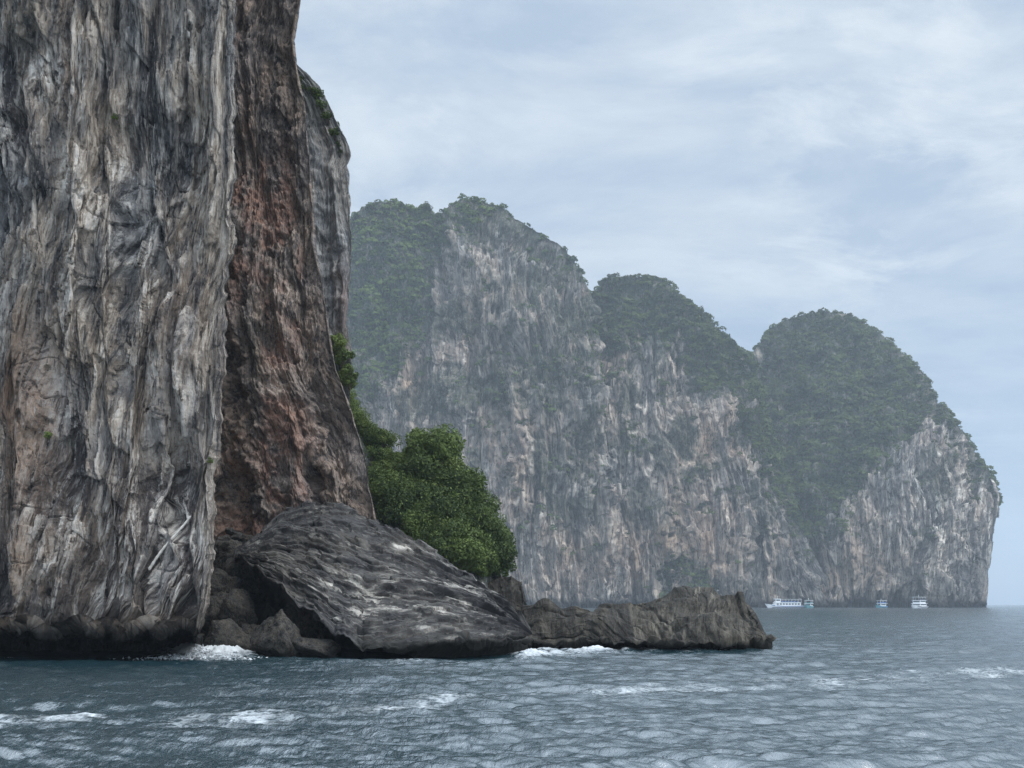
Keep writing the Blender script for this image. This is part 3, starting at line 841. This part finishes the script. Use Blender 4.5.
def crown_points(rng, R, nclump, nleaf, flat=0.75):
    P, Nn = [], []
    for k in range(nclump):
        c = rng.randn(3); c /= np.linalg.norm(c); c *= R * (0.35 + 0.5 * rng.rand())
        c[2] = c[2] * flat
        r = R * (0.28 + 0.22 * rng.rand())
        d = rng.randn(nleaf, 3); d /= np.linalg.norm(d, axis=1)[:, None]
        rr = r * (0.72 + 0.36 * rng.rand(nleaf))
        P.append(c + d * rr[:, None] * np.array([1, 1, 0.8])); Nn.append(d + np.array([0, 0, 0.5]))
    return np.concatenate(P), np.concatenate(Nn)


def tube(V, Q, pts, rads, m=7):
    base = len(V)
    for i, (p, r) in enumerate(zip(pts, rads)):
        for j in range(m):
            w = 2 * math.pi * j / m
            V.append((p[0] + r * math.cos(w), p[1] + r * math.sin(w), p[2]))
    for i in range(len(pts) - 1):
        for j in range(m):
            Q.append([base + i * m + j, base + i * m + (j + 1) % m, base + (i + 1) * m + (j + 1) % m, base + (i + 1) * m + j])


def make_tree(seed, mat, R=2.2, hgt=3.2, nclump=24, nleaf=260, leaf=0.115):
    """a broadleaf tree: (crown mesh, trunk mesh) of unit scale, foot at the origin"""
    rng = np.random.RandomState(seed)
    P, Nn = crown_points(rng, R, nclump, nleaf)
    P = P + np.array([0.2 * R * rng.randn() * 0.5, 0, hgt])
    V, Q = leaf_quads(P, Nn, np.full(len(P), leaf), rng)
    cr = mesh_np("crown", V, Q, mat, None, False, link=False)
    TV, TQ = [], []
    tube(TV, TQ, [(0, 0, -0.8), (0.05, 0, hgt * 0.3), (0.1, 0.05, hgt * 0.7), (0.1, 0, hgt * 1.1)], [0.2, 0.15, 0.11, 0.05])
    for k in range(6):
        w = rng.rand() * 6.28; e = np.array([math.cos(w) * R * 0.65, math.sin(w) * R * 0.65, hgt + R * 0.25 * rng.randn()])
        s = np.array([0.08, 0.02, hgt * (0.55 + 0.3 * rng.rand())])
        tube(TV, TQ, [s, s * 0.5 + e * 0.5 + np.array([0, 0, 0.15]), e], [0.08, 0.05, 0.02], 5)
    tr = mesh_np("trunk", np.array(TV), np.array(TQ), M_BARK, None, True, link=False)
    return cr.data, tr.data


PROTO = [make_tree(s, M_LEAF) for s in (1, 2, 3, 4)]
PROTO_B = [make_tree(s, M_LEAF2, 2.0, 2.4, 18, 230, 0.11) for s in (5, 6)]


def place_tree(protos, loc, sc, rz, label, group, cat="tree", name="tree"):
    i = RNG.randint(len(protos))
    e = empty(name, loc, rz)
    e.scale = (sc, sc, sc * (0.9 + 0.25 * RNG.rand()))
    for nm, me in (("crown", protos[i][0]), ("trunk", protos[i][1])):
        c = bpy.data.objects.new(nm, me); COL.objects.link(c); c.parent = e
    return tag(e, label, cat, group)


GROVE = "trees in the grove behind the tilted slab"
poly = [(340, 372), (356, 392), (378, 425), (402, 452), (428, 446), (446, 452), (464, 478), (484, 500), (494, 528), (500, 556), (500, 580), (484, 578), (440, 556), (404, 532), (380, 508), (374, 470), (362, 430), (346, 400)]
pts = []
tries = 0
while len(pts) < 66 and tries < 6000:
    tries += 1
    x, yv = 335 + 180 * RNG.rand(), 360 + 225 * RNG.rand()
    if not in_poly(np.array(x), np.array(yv), poly):
        continue
    mind = 12.5
    if all((x - a) ** 2 + (yv - b) ** 2 > mind ** 2 for a, b in pts):
        pts.append((x, yv))
top_i = min(range(len(pts)), key=lambda i: (pts[i][0] - 436) ** 2 + (pts[i][1] - 452) ** 2)
low_i = max(range(len(pts)), key=lambda i: pts[i][0] + 0.4 * pts[i][1])
for i, (x, yv) in enumerate(pts):
    p = shS.at(x, yv)
    small = x < 378 or (x < 412 and yv < 482)
    sc = (0.62 + 0.25 * RNG.rand()) if small else (0.86 + 0.4 * RNG.rand())
    hh = (2.4 if small else 3.2) * sc
    loc = p - np.array([0, 0, hh * 0.75])
    if i == top_i:
        lab = "dark round crowned tree standing highest above the rest of the grove"; sc = 1.35
    elif i == low_i:
        lab = "tree at the right foot of the grove above the grey rock knob"
    elif small:
        lab = "small light green tree on the steep ledge beside the red buttress"
    elif yv > 530:
        lab = "dense green tree along the lower edge of the grove, just over the slab's rim"
    else:
        lab = "dark green broadleaf tree packed into the middle of the grove"
    place_tree(PROTO_B if small or RNG.rand() < 0.28 else PROTO, loc, sc, RNG.rand() * 6.28, lab, GROVE)


def make_shrub(seed, mat):
    rng = np.random.RandomState(seed)
    P, Nn = crown_points(rng, 0.8, 9, 60, 0.6)
    P[:, 2] += 0.55
    V, Q = leaf_quads(P, Nn, np.full(len(P), 0.1), rng)
    fo = mesh_np("foliage", V, Q, mat, None, False, link=False)
    TV, TQ = [], []
    for k in range(4):
        w = k * 1.6
        tube(TV, TQ, [(0, 0, -0.3), (0.15 * math.cos(w), 0.15 * math.sin(w), 0.3), (0.4 * math.cos(w), 0.4 * math.sin(w), 0.8)], [0.05, 0.035, 0.012], 5)
    st = mesh_np("stem", np.array(TV), np.array(TQ), M_BARK, None, True, link=False)
    return fo.data, st.data


SHRUB = [make_shrub(s, M_LEAF) for s in (11, 12)]
SHRUB_B = [make_shrub(s, M_LEAF2) for s in (13, 14)]


def place_shrub(protos, loc, sc, label, group=None):
    i = RNG.randint(len(protos))
    e = empty("shrub", loc, RNG.rand() * 6.28)
    e.scale = (sc,) * 3
    for nm, me in (("foliage", protos[i][0]), ("stem", protos[i][1])):
        c = bpy.data.objects.new(nm, me); COL.objects.link(c); c.parent = e
    return tag(e, label, "shrub", group)


for i in range(24):
    t = i / 23
    x = np.interp(t, [0, 0.3, 0.6, 1], [299, 316, 328, 344]) - RNG.rand() * 5
    yv = np.interp(t, [0, 0.3, 0.6, 1], [72, 90, 108, 142]) + RNG.rand() * 8
    place_shrub(SHRUB, shC.at(x, yv) + np.array([0, 0.3, -0.45]), 0.4 + 0.45 * RNG.rand(), "low dark shrub on the rounded shoulder of the back cliff", "shrubs on the back cliff's shoulder")
for i, (x, yv) in enumerate([(339, 341), (342, 345), (336, 348), (340, 352), (346, 358), (340, 362), (350, 368), (345, 376), (352, 384), (358, 380), (362, 394)]):
    place_shrub(SHRUB_B, shC.at(x, yv) + np.array([0, -0.8, -0.5]), 0.8 + 0.5 * RNG.rand(), "bright green shrub on the ledge where the back cliff meets the grove", "shrubs on the ledge above the grove")
place_shrub(SHRUB_B, shA.at(47, 434) + np.array([0, -0.15, -0.2]), 0.38, "small green shrub growing from a crack low on the grey cliff")
place_shrub(SHRUB, shA.at(115, 119) + np.array([0, -0.05, -0.2]), 0.3, "tiny dark shrub high up on the grey cliff face")
place_shrub(SHRUB, shA.at(212, 462) + np.array([0, -0.05, -0.2]), 0.3, "tiny shrub on the knob at the grey cliff's right edge")


# ------------------------------------------------------------------ far islands
def forest_mesh(sh, mask, n, seed, rmin=2.2, rmax=5.2):
    rng = np.random.RandomState(seed)
    P = sh.P.reshape(-1, 3); w = np.clip(mask, 0, 1).ravel()
    a = np.linalg.norm(np.cross(np.gradient(sh.P, axis=1), np.gradient(sh.P, axis=0)), axis=-1).ravel()
    w = w * a * (w > 0.06); w /= w.sum()
    idx = rng.choice(len(P), n, p=w)
    Nn = sh.Nn.reshape(-1, 3)[idx]
    m = np.clip(mask.ravel()[idx], 0, 1)
    C = P[idx] + Nn * 0.6 + rng.randn(n, 3) * np.array([1.0, 1.0, 0.5])
    R = (rmin + (rmax - rmin) * rng.rand(n) ** 2) * (0.55 + 0.45 * m)
    K = 46
    d = rng.randn(n, K, 3); d /= np.linalg.norm(d, axis=2, keepdims=True)
    d[..., 2] = np.abs(d[..., 2]) * 1.0 - 0.25
    lump = 0.78 + 0.3 * rng.rand(n, K, 1)
    cen = (C[:, None] + d * R[:, None, None] * lump * np.array([1, 1, 0.85])).reshape(-1, 3)
    nrm = (d + np.array([0, 0, 0.45])).reshape(-1, 3)
    V, Q = leaf_quads(cen, nrm, np.repeat(R * 0.33, K), rng, 0.5)
    return V, Q


def poly_mask(px, y, polys, sd):
    acc = np.zeros(px.shape)
    for j, amp in enumerate((6, 14, 24, 34)):
        wx = px + amp * f2(px / 38, y / 38, 4, sd + 20 * j, 0.6); wy = y + amp * 1.6 * f2(px / 34, y / 46, 4, sd + 9 + 20 * j, 0.6)
        m = np.zeros(px.shape)
        for poly, val in polys:
            m = np.maximum(m, val * in_poly(wx, wy, poly))
        acc += m / 4
    patch = f2(px / 11, y / 9, 4, sd + 90, 0.6)
    return acc * sstep(0.22, 0.62, acc + 0.38 * patch)


PALE = [(920, 520, 70, 80, 1.0), (960, 500, 40, 100, 0.6), (400, 400, 30, 50, 1.0), (455, 350, 30, 60, 0.8), (530, 520, 60, 70, 0.9), (660, 430, 60, 60, 0.7), (610, 560, 60, 60, 0.9), (740, 470, 30, 60, 0.8), (700, 520, 30, 30, 0.4),
        (500, 240, 50, 24, 0.4), (560, 350, 20, 40, 0.4)]


def far_hill(pairs, nu, nv, seed, polys, ntree, label, veg_label, rust, dents, side, lean=0.0, dark=None, leafm=M_FARLEAF, drop_r=1.0):
    px, y, d = ruled(pairs, nu, nv, 2.0)
    d = d - gauss(px, y, dents)
    sh = Sheet(px, y, d, side=side, side_in=26, top=160, top_drop=120, drop_r=drop_r, under=14, under_z=-4, nside=24, ntop=24, nund=12)
    z = sh.P[..., 2]
    mask = poly_mask(sh.px, sh.py, polys, seed + 60)
    # broken scrub on ledges
    ledge = 0.45 * sstep(0.42, 0.62, f2(sh.px / 26, sh.py / 20, 5, seed + 70, 0.6)) * sstep(600, 520, sh.py)
    mask = np.maximum(mask, ledge * (sh.V < 1.0))
    mask = np.where(sh.V > 1, np.maximum(mask, 0.8 * (sh.V < 1.02)), mask)
    mask = np.where(sh.V < 0.0, 0, mask)
    rel, w = flutes(sh, z, 6.5, seed, lean)
    vg = np.clip(mask, 0, 1)
    stp = f2(w / 14, z / 45, 3, seed + 300)
    stp2 = f2(w / 6, z / 16, 3, seed + 310)
    rel = (9.0 * np.floor(2.2 * f2(sh.S / 55, z / 80, 4, seed + 320, 0.55)) / 2.2 + 4.0 * np.floor(stp * 3) / 3 + 0.9 * np.floor(stp2 * 2.5) / 2.5) * (1 - 0.7 * vg) + rel * (0.9 - 0.6 * vg) + 5.0 * f3(sh.P / 24, 4, seed + 40, 0.5) + vg * (10 * n3(sh.P / 48, seed + 43) + 7.0 * n3(sh.P / 24, seed + 41) + 4 * n3(sh.P / 11, seed + 42)) + 2.2 * rid(n3(sh.P / np.array([9, 9, 14.0]), seed + 45)) * (1 - vg)
    edge = np.where((sh.U > 1) | (sh.U < 0) | (sh.V > 1), 0.2, 0.2 + 0.8 * sstep(0, 0.06, 1 - sh.V) * sstep(0, 0.05, np.minimum(1 - sh.U, 1)))
    sh.push((rel - 3) * edge)
    ru = gauss(sh.px, sh.py, rust) * (0.7 + 0.6 * f2(sh.px / 20, sh.py / 40, 3, seed + 80))
    mo = np.clip(mask * 1.3 + 0.85 * sstep(0.12, 0.4, f2(sh.px / 48, sh.py / 60, 5, seed + 84, 0.6) + 0.16 * sstep(460, 300, sh.py)) * sstep(560, 480, sh.py) + (gauss(sh.px, sh.py, dark) if dark else 0) * np.clip(0.7 + 0.9 * f2(sh.px / 22, sh.py / 22, 4, seed + 81), 0, 1.3), 0, 1)
    o = sh.build("hill", M_FAR, {"strk": strk(sh, w, rel, z), "rust": np.clip(ru, 0, 1), "moss": mo, "palem": gauss(sh.px, sh.py, PALE)})
    tag(o, label, "hill", kind="structure")
    V, Q = forest_mesh(sh, mask, ntree, seed + 5)
    f = mesh_np("forest", V, Q, leafm, None, False)
    tag(f, veg_label, "forest", kind="stuff")
    return sh


h3 = [(700, 420, 720, 605, 1120, 950, 2.0), (722, 392, 745, 605, 1115, 945, 1.8), (745, 362, 765, 605, 1110, 940, 1.6), (756, 347, 778, 605, 1110, 938, 1.5), (770, 331, 792, 605, 1115, 936, 1.5), (786, 319, 808, 605, 1120, 934, 1.6), (805, 313, 822, 605, 1120, 932, 1.7), (825, 311, 840, 605, 1120, 930, 1.8),
      (846, 314, 856, 605, 1118, 928, 1.9), (866, 323, 872, 605, 1110, 926, 2.2), (886, 338, 888, 605, 1095, 924, 2.5), (905, 355, 903, 605, 1080, 922, 2.8), (921, 371, 917, 605, 1065, 921, 3), (931, 386, 927, 605, 1050, 920, 3), (937, 401, 935, 605, 1040, 920, 3),
      (952, 413, 947, 605, 1020, 920, 3), (966, 436, 960, 605, 1000, 922, 3), (976, 453, 970, 605, 985, 924, 3), (988, 470, 977, 605, 970, 927, 3), (996, 483, 983, 605, 955, 931, 3), (999, 498, 988, 604, 945, 935, 2)]
p3 = [([(740, 350), (800, 300), (850, 300), (905, 345), (942, 395), (945, 412), (915, 428), (888, 455), (868, 475), (845, 510), (820, 538), (800, 532), (770, 480), (740, 420)], 1.0),
      ([(935, 395), (968, 425), (1006, 480), (1000, 500), (985, 478), (960, 450), (935, 425)], 0.7), ([(905, 600), (908, 580), (922, 572), (936, 585), (940, 600)], 0.35)]
shH3 = far_hill(h3, 470, 420, 530, p3, 6500, "domed limestone headland furthest right, green on top with pale streaked cliffs", "green forest covering the dome of the furthest headland",
                [(880, 560, 50, 40, 0.35), (830, 580, 40, 30, 0.4)], [(905, 560, 60, 50, 14), (800, 400, 40, 60, -16), (925, 585, 22, 24, 12)], (0, 150), dark=[(820, 585, 60, 26, 0.5), (925, 590, 24, 20, 0.7), (770, 350, 30, 22, 0.0)], drop_r=0.05)
h2 = [(560, 330, 580, 606, 1010, 905, 2.2), (580, 302, 600, 606, 1010, 900, 2.2), (595, 291, 615, 606, 1010, 898, 2.2), (600, 279, 626, 606, 1012, 896, 2.2), (612, 275, 637, 606, 1013, 895, 2.2), (628, 278, 650, 606, 1014, 894, 2.2), (641, 275, 664, 606, 1014, 893, 2.2), (658, 279, 680, 606, 1012, 892, 2.4), (672, 287, 698, 606, 1005, 892, 2.4),
      (690, 302, 718, 606, 1000, 893, 2.4), (706, 316, 738, 606, 995, 895, 2.3), (720, 331, 756, 606, 990, 898, 2.2), (734, 344, 774, 606, 985, 901, 2.1), (747, 355, 792, 606, 980, 905, 2.0), (758, 385, 808, 606, 972, 909, 1.8), (770, 425, 822, 606, 965, 913, 1.6), (786, 480, 834, 606, 955, 917, 1.5), (808, 540, 846, 606, 945, 922, 1.4)]
p2 = [([(588, 262), (660, 262), (705, 300), (752, 348), (790, 430), (815, 535), (800, 540), (772, 485), (745, 430), (715, 390), (680, 345), (650, 328), (620, 345), (594, 352)], 1.0), ([(655, 588), (660, 560), (690, 556), (716, 572), (718, 594), (655, 594)], 0.9),
      ([(600, 470), (640, 440), (640, 400), (610, 400)], 0.4)]
shH2 = far_hill(h2, 430, 420, 620, p2, 4800, "middle limestone hill with green cap and brown streaked cliff between two higher ones", "green forest on the cap and right flank of the middle hill",
                [(700, 440, 30, 40, 0.8), (610, 360, 20, 40, 0.6), (690, 540, 60, 50, 0.7), (740, 430, 16, 30, 0.6), (640, 560, 40, 40, 0.5)], [(715, 500, 26, 40, -14), (680, 530, 10, 30, -10), (650, 420, 30, 60, 8), (760, 545, 10, 28, -10)], (40, 60),
                dark=[(672, 530, 14, 34, 0.9), (760, 540, 8, 26, 0.8), (690, 400, 18, 40, 0.5), (620, 440, 30, 30, 0.5), (730, 590, 80, 10, 0.5)])
h1 = [(120, 470, 150, 607, 1010, 930, 1.2), (170, 380, 195, 607, 1005, 905, 1.2), (235, 310, 260, 607, 1000, 890, 1.2), (290, 272, 315, 607, 1000, 884, 1.3), (325, 250, 350, 607, 1000, 880, 1.3), (345, 222, 372, 607, 1000, 876, 1.3), (357, 211, 388, 607, 1000, 873, 1.3), (372, 204, 404, 607, 1000, 870, 1.4), (393, 202, 420, 607, 1000, 868, 1.5), (408, 205, 436, 607, 1000, 866, 1.6), (424, 208, 450, 607, 998, 864, 1.8), (438, 215, 464, 607, 992, 862, 2.2), (447, 207, 476, 607, 986, 860, 2.6), (462, 199, 490, 607, 984, 858, 2.8), (480, 199, 506, 607, 982, 857, 3),
      (498, 205, 522, 607, 980, 856, 3), (516, 217, 540, 607, 975, 856, 3), (536, 228, 560, 607, 970, 857, 3), (556, 240, 578, 607, 962, 860, 3), (571, 256, 594, 607, 955, 864, 3), (581, 272, 606, 607, 948, 868, 3), (589, 292, 616, 607, 940, 872, 2.8), (595, 330, 626, 607, 932, 877, 2.6), (602, 400, 634, 607, 922, 882, 2.2)]
p1 = [([(100, 190), (470, 186), (522, 206), (562, 230), (592, 280), (582, 286), (542, 238), (500, 215), (455, 222), (440, 250), (430, 295), (420, 335), (402, 362), (382, 388), (362, 402), (300, 430), (240, 480), (100, 560)], 1.0),
      ([(468, 432), (490, 390), (520, 350), (560, 326), (600, 345), (600, 380), (562, 392), (522, 404), (492, 442)], 0.45), ([(535, 485), (600, 480), (605, 405), (580, 400)], 0.3), ([(425, 430), (445, 430), (440, 380), (428, 385)], 0.4)]
shH1 = far_hill(h1, 640, 500, 710, p1, 8600, "tallest limestone hill with green left flank and grey streaked cliff face", "green forest on the left flank and crest of the tallest far hill",
                [(410, 390, 22, 50, 0.8), (470, 350, 20, 60, 0.5), (515, 470, 18, 60, 0.8), (580, 560, 60, 40, 0.6), (450, 320, 14, 30, 0.5)], [(385, 330, 40, 80, 6), (440, 400, 10, 60, -10), (500, 420, 16, 60, -6)], (60, 60),
                dark=[(530, 380, 60, 36, 0.7), (500, 290, 60, 40, 0.6), (560, 300, 40, 40, 0.7), (590, 440, 30, 60, 0.5), (548, 470, 20, 30, 0.5), (436, 400, 8, 50, 0.8), (545, 590, 30, 14, 0.0)], leafm=M_FARLEAF1)


# a ragged tree standing clear on the tallest hill's saddle
BIGT = [make_tree(21, M_FARLEAF, 2.4, 3.6, 16, 60, 0.3)]
p = shH1.at(424, 212)
place_tree(BIGT, p + np.array([0, 0, -4]), 2.6, 0.5, "lone spreading tree breaking the skyline in the tallest hill's saddle", None)


# ------------------------------------------------------------------ boats
M_WHITE = plain("white_boat_paint", (0.9, 0.91, 0.92), 0.4, 0.04, 0.6)
M_BLUE = plain("blue_boat_paint", (0.06, 0.16, 0.42), 0.4, 0.1, 0.6)
M_TEAL = plain("teal_boat_paint", (0.10, 0.30, 0.33), 0.4, 0.1, 0.6)
M_DARKH = plain("dark_hull_paint", (0.03, 0.04, 0.07), 0.5, 0.1, 0.6)
M_GLASS = plain("dark_window_glass", (0.03, 0.05, 0.07), 0.1, 0.1, 1)


def box_np(x0, x1, y0, y1, z0, z1, V, Q):
    n = len(V)
    V += [(x0, y0, z0), (x1, y0, z0), (x1, y1, z0), (x0, y1, z0), (x0, y0, z1), (x1, y0, z1), (x1, y1, z1), (x0, y1, z1)]
    Q += [[n, n + 3, n + 2, n + 1], [n + 4, n + 5, n + 6, n + 7], [n, n + 1, n + 5, n + 4], [n + 1, n + 2, n + 6, n + 5], [n + 2, n + 3, n + 7, n + 6], [n + 3, n, n + 4, n + 7]]


def part(name, boxes, mat, parent):
    V, Q = [], []
    for b in boxes:
        box_np(*b, V, Q)
    return mesh_np(name, np.array(V, float), np.array(Q), mat, parent, False)


def hull(parent, L_, W, hb, mat, stripe):
    """bow at -x; sheer rises to the bow"""
    V, Q = [], []
    n = 24
    for i in range(n):
        t = i / (n - 1)
        x = -L_ / 2 + L_ * t
        w = W / 2 * min(1, (t * 3.2) ** 0.6) if t < 0.4 else W / 2
        top = hb * (1 + 0.75 * max(0, 1 - t * 2.6) ** 1.6)
        xx = x - 0.10 * L_ * max(0, 1 - t * 4)
        V += [(x, -w * 0.55, -0.5), (xx * 0.3 + x * 0.7, -w * 0.92, 0.35 * hb), (xx, -w - 0.02, top), (xx, w + 0.02, top), (xx * 0.3 + x * 0.7, w * 0.92, 0.35 * hb), (x, w * 0.55, -0.5)]
    for i in range(n - 1):
        a = i * 6
        for j in range(6):
            Q.append([a + j, a + (j + 1) % 6, a + 6 + (j + 1) % 6, a + 6 + j])
    V.append((L_ / 2, 0, hb * 0.5)); V.append((-L_ / 2 - 0.05 * L_, 0, hb)); e = len(V) - 2
    m6 = (n - 1) * 6
    Q = [q for q in Q]
    T = [[m6 + j, m6 + (j + 1) % 6, e, e] for j in range(6)] + [[(j + 1) % 6, j, e + 1, e + 1] for j in range(6)]
    V = np.array(V, float)
    tri = np.array([[q[0], q[1], q[2]] for q in Q] + [[q[0], q[2], q[3]] for q in Q] + [[q[0], q[1], q[2]] for q in T])
    o = mesh_np("hull", V, tri, mat, parent, False)
    # rubbing strakes
    for sgn in (-1, 1):
        SV, SQ = [], []
        for i in range(3, n):
            a = V[i * 6 + (2 if sgn < 0 else 3)]
            SV += [(a[0], a[1], a[2] - 0.7), (a[0], a[1] + sgn * 0.12, a[2] - 0.7), (a[0], a[1] + sgn * 0.12, a[2] - 0.3), (a[0], a[1], a[2] - 0.3)]
        for i in range(n - 4):
            for j in range(4):
                SQ.append([i * 4 + j, i * 4 + (j + 1) % 4, i * 4 + 4 + (j + 1) % 4, i * 4 + 4 + j])
        mesh_np("strake", np.array(SV), np.array(SQ), stripe, o, False)
    return o


def boat_big(px, d, rz):
    e = empty("ferry", ((px - 512) * d / F, d, 0.0), rz)
    L_, W = 37.0, 7.0
    hull(e, L_, W, 2.0, M_WHITE, M_BLUE)
    part("boot_stripe", [(-15, L_ / 2 - 0.3, -W / 2 - 0.06, W / 2 + 0.06, -0.2, 0.55)], M_DARKH, e)
    c = part("cabin", [(-12, 15.5, -3.0, 3.0, 1.7, 4.4), (-13.4, -12, -2.4, 2.4, 1.7, 3.4)], M_WHITE, e)
    for k in range(8):
        part("window", [(-10.6 + k * 3.2, -8.4 + k * 3.2, -3.06, -2.9, 2.6, 3.7)], M_GLASS, c)
    part("upper_deck", [(-12.6, 16.2, -3.3, 3.3, 4.4, 4.65)], M_WHITE, e)
    wv = part("wheelhouse", [(-11.5, -6, -2.4, 2.4, 4.65, 7.2), (-12.0, -5.5, -2.7, 2.7, 7.2, 7.45)], M_WHITE, e)
    part("window", [(-11.56, -11.4, -2.1, 2.1, 5.7, 6.8), (-10.8, -6.8, -2.46, -2.3, 5.7, 6.7)], M_GLASS, wv)
    part("roof", [(-5.4, 16.0, -3.2, 3.2, 6.9, 7.1)], M_WHITE, e)
    part("rail", [(-5.4, 16.0, -3.2, -3.12, 5.5, 5.6), (-5.4, 16.0, 3.12, 3.2, 5.5, 5.6)], M_BLUE, e)
    for k in range(7):
        for s in (-3.1, 3.0):
            part("post", [(-5.0 + k * 3.4, -4.8 + k * 3.4, s, s + 0.12, 4.65, 6.9)], M_WHITE, e)
    part("bench", [(-4 + k * 2.6, -3 + k * 2.6, -2.6, 2.6, 4.65, 5.5) for k in range(7)], M_BLUE, e)
    part("mast", [(-8.8, -8.6, -0.1, 0.1, 7.45, 9.6), (-9.4, -8.0, -0.08, 0.08, 8.8, 8.95)], M_WHITE, e)
    return tag(e, "long white and blue passenger ferry, largest boat, moored before the brown cliff", "ferry")


def boat_small(px, d, rz, L_, W, decks, hullm, trim, label, name="tour_boat"):
    e = empty(name, ((px - 512) * d / F, d, 0.0), rz)
    hull(e, L_, W, 1.5, hullm, trim)
    z = 1.3
    for k in range(decks):
        s = 1 - 0.1 * k
        x0, x1, w = -L_ * 0.28 * s, L_ * 0.46 * s, W * 0.44 * s
        if k < decks - 1 or decks == 1:
            c = part("cabin", [(x0 + 0.6, x1 - 0.8, -w + 0.3, w - 0.3, z, z + 2.2)], M_WHITE, e)
            part("window", [(x0 + 0.54, x0 + 0.7, -w + 0.7, w - 0.7, z + 0.9, z + 1.8), (x1 - 0.9, x1 - 0.74, -w + 0.7, w - 0.7, z + 0.5, z + 1.8),
                            (x0 + 1.2, x1 - 1.4, -w + 0.24, -w + 0.4, z + 0.9, z + 1.8), (x0 + 1.2, x1 - 1.4, w - 0.4, w - 0.24, z + 0.9, z + 1.8)], M_GLASS, c)
        else:
            for sx in (x0 + 0.3, (x0 + x1) / 2, x1 - 0.4):
                for sy in (-w + 0.1, w - 0.22):
                    part("post", [(sx, sx + 0.14, sy, sy + 0.14, z, z + 2.2)], M_WHITE, e)
            part("rail", [(x0 + 0.3, x1, -w, -w + 0.1, z + 0.2, z + 0.95), (x0 + 0.3, x1, w - 0.1, w, z + 0.2, z + 0.95), (x1 - 0.1, x1, -w + 0.1, w - 0.1, z + 0.2, z + 0.95)], trim, e)
        part("roof", [(x0 - 0.3, x1 + 0.4, -w - 0.25, w + 0.25, z + 2.2, z + 2.42)], M_WHITE, e)
        z += 2.42
    part("mast", [(-0.1, 0.1, -0.1, 0.1, z, z + 1.6)], M_WHITE, e)
    return tag(e, label, "boat")


boat_big(785.5, 800, 0.06).scale = (0.76, 0.9, 1.0)
boat_small(808.5, 790, 1.1, 13, 6.0, 2, M_TEAL, M_TEAL, "small white topped boat with a teal hull just right of the big ferry")
boat_small(881, 815, 0.5, 10.5, 4.6, 2, M_TEAL, M_BLUE, "bluish double decked tour boat in the shade of the headland's foot")
boat_small(918.5, 760, 0.75, 16, 8.0, 3, M_WHITE, M_DARKH, "white triple decked tour boat nearest the headland's right end")

# ------------------------------------------------------------------ haze
V, Q = [], []
box_np(-4600, 4600, -4600, 4600, -6.5, 345, V, Q)
m = bpy.data.materials.new("haze")
m.use_nodes = True
t = m.node_tree
t.nodes.clear()
pv = t.nodes.new("ShaderNodeVolumePrincipled")
pv.inputs["Color"].default_value = (0.80, 0.90, 1.0, 1)
pv.inputs["Density"].default_value = HAZE_DENSITY
pv.inputs["Anisotropy"].default_value = 0.0
mo = t.nodes.new("ShaderNodeOutputMaterial")
t.links.new(pv.outputs[0], mo.inputs["Volume"])
hz = mesh_np("haze", np.array(V, float), np.array(Q), m, None, False)
tag(hz, kind="stuff")
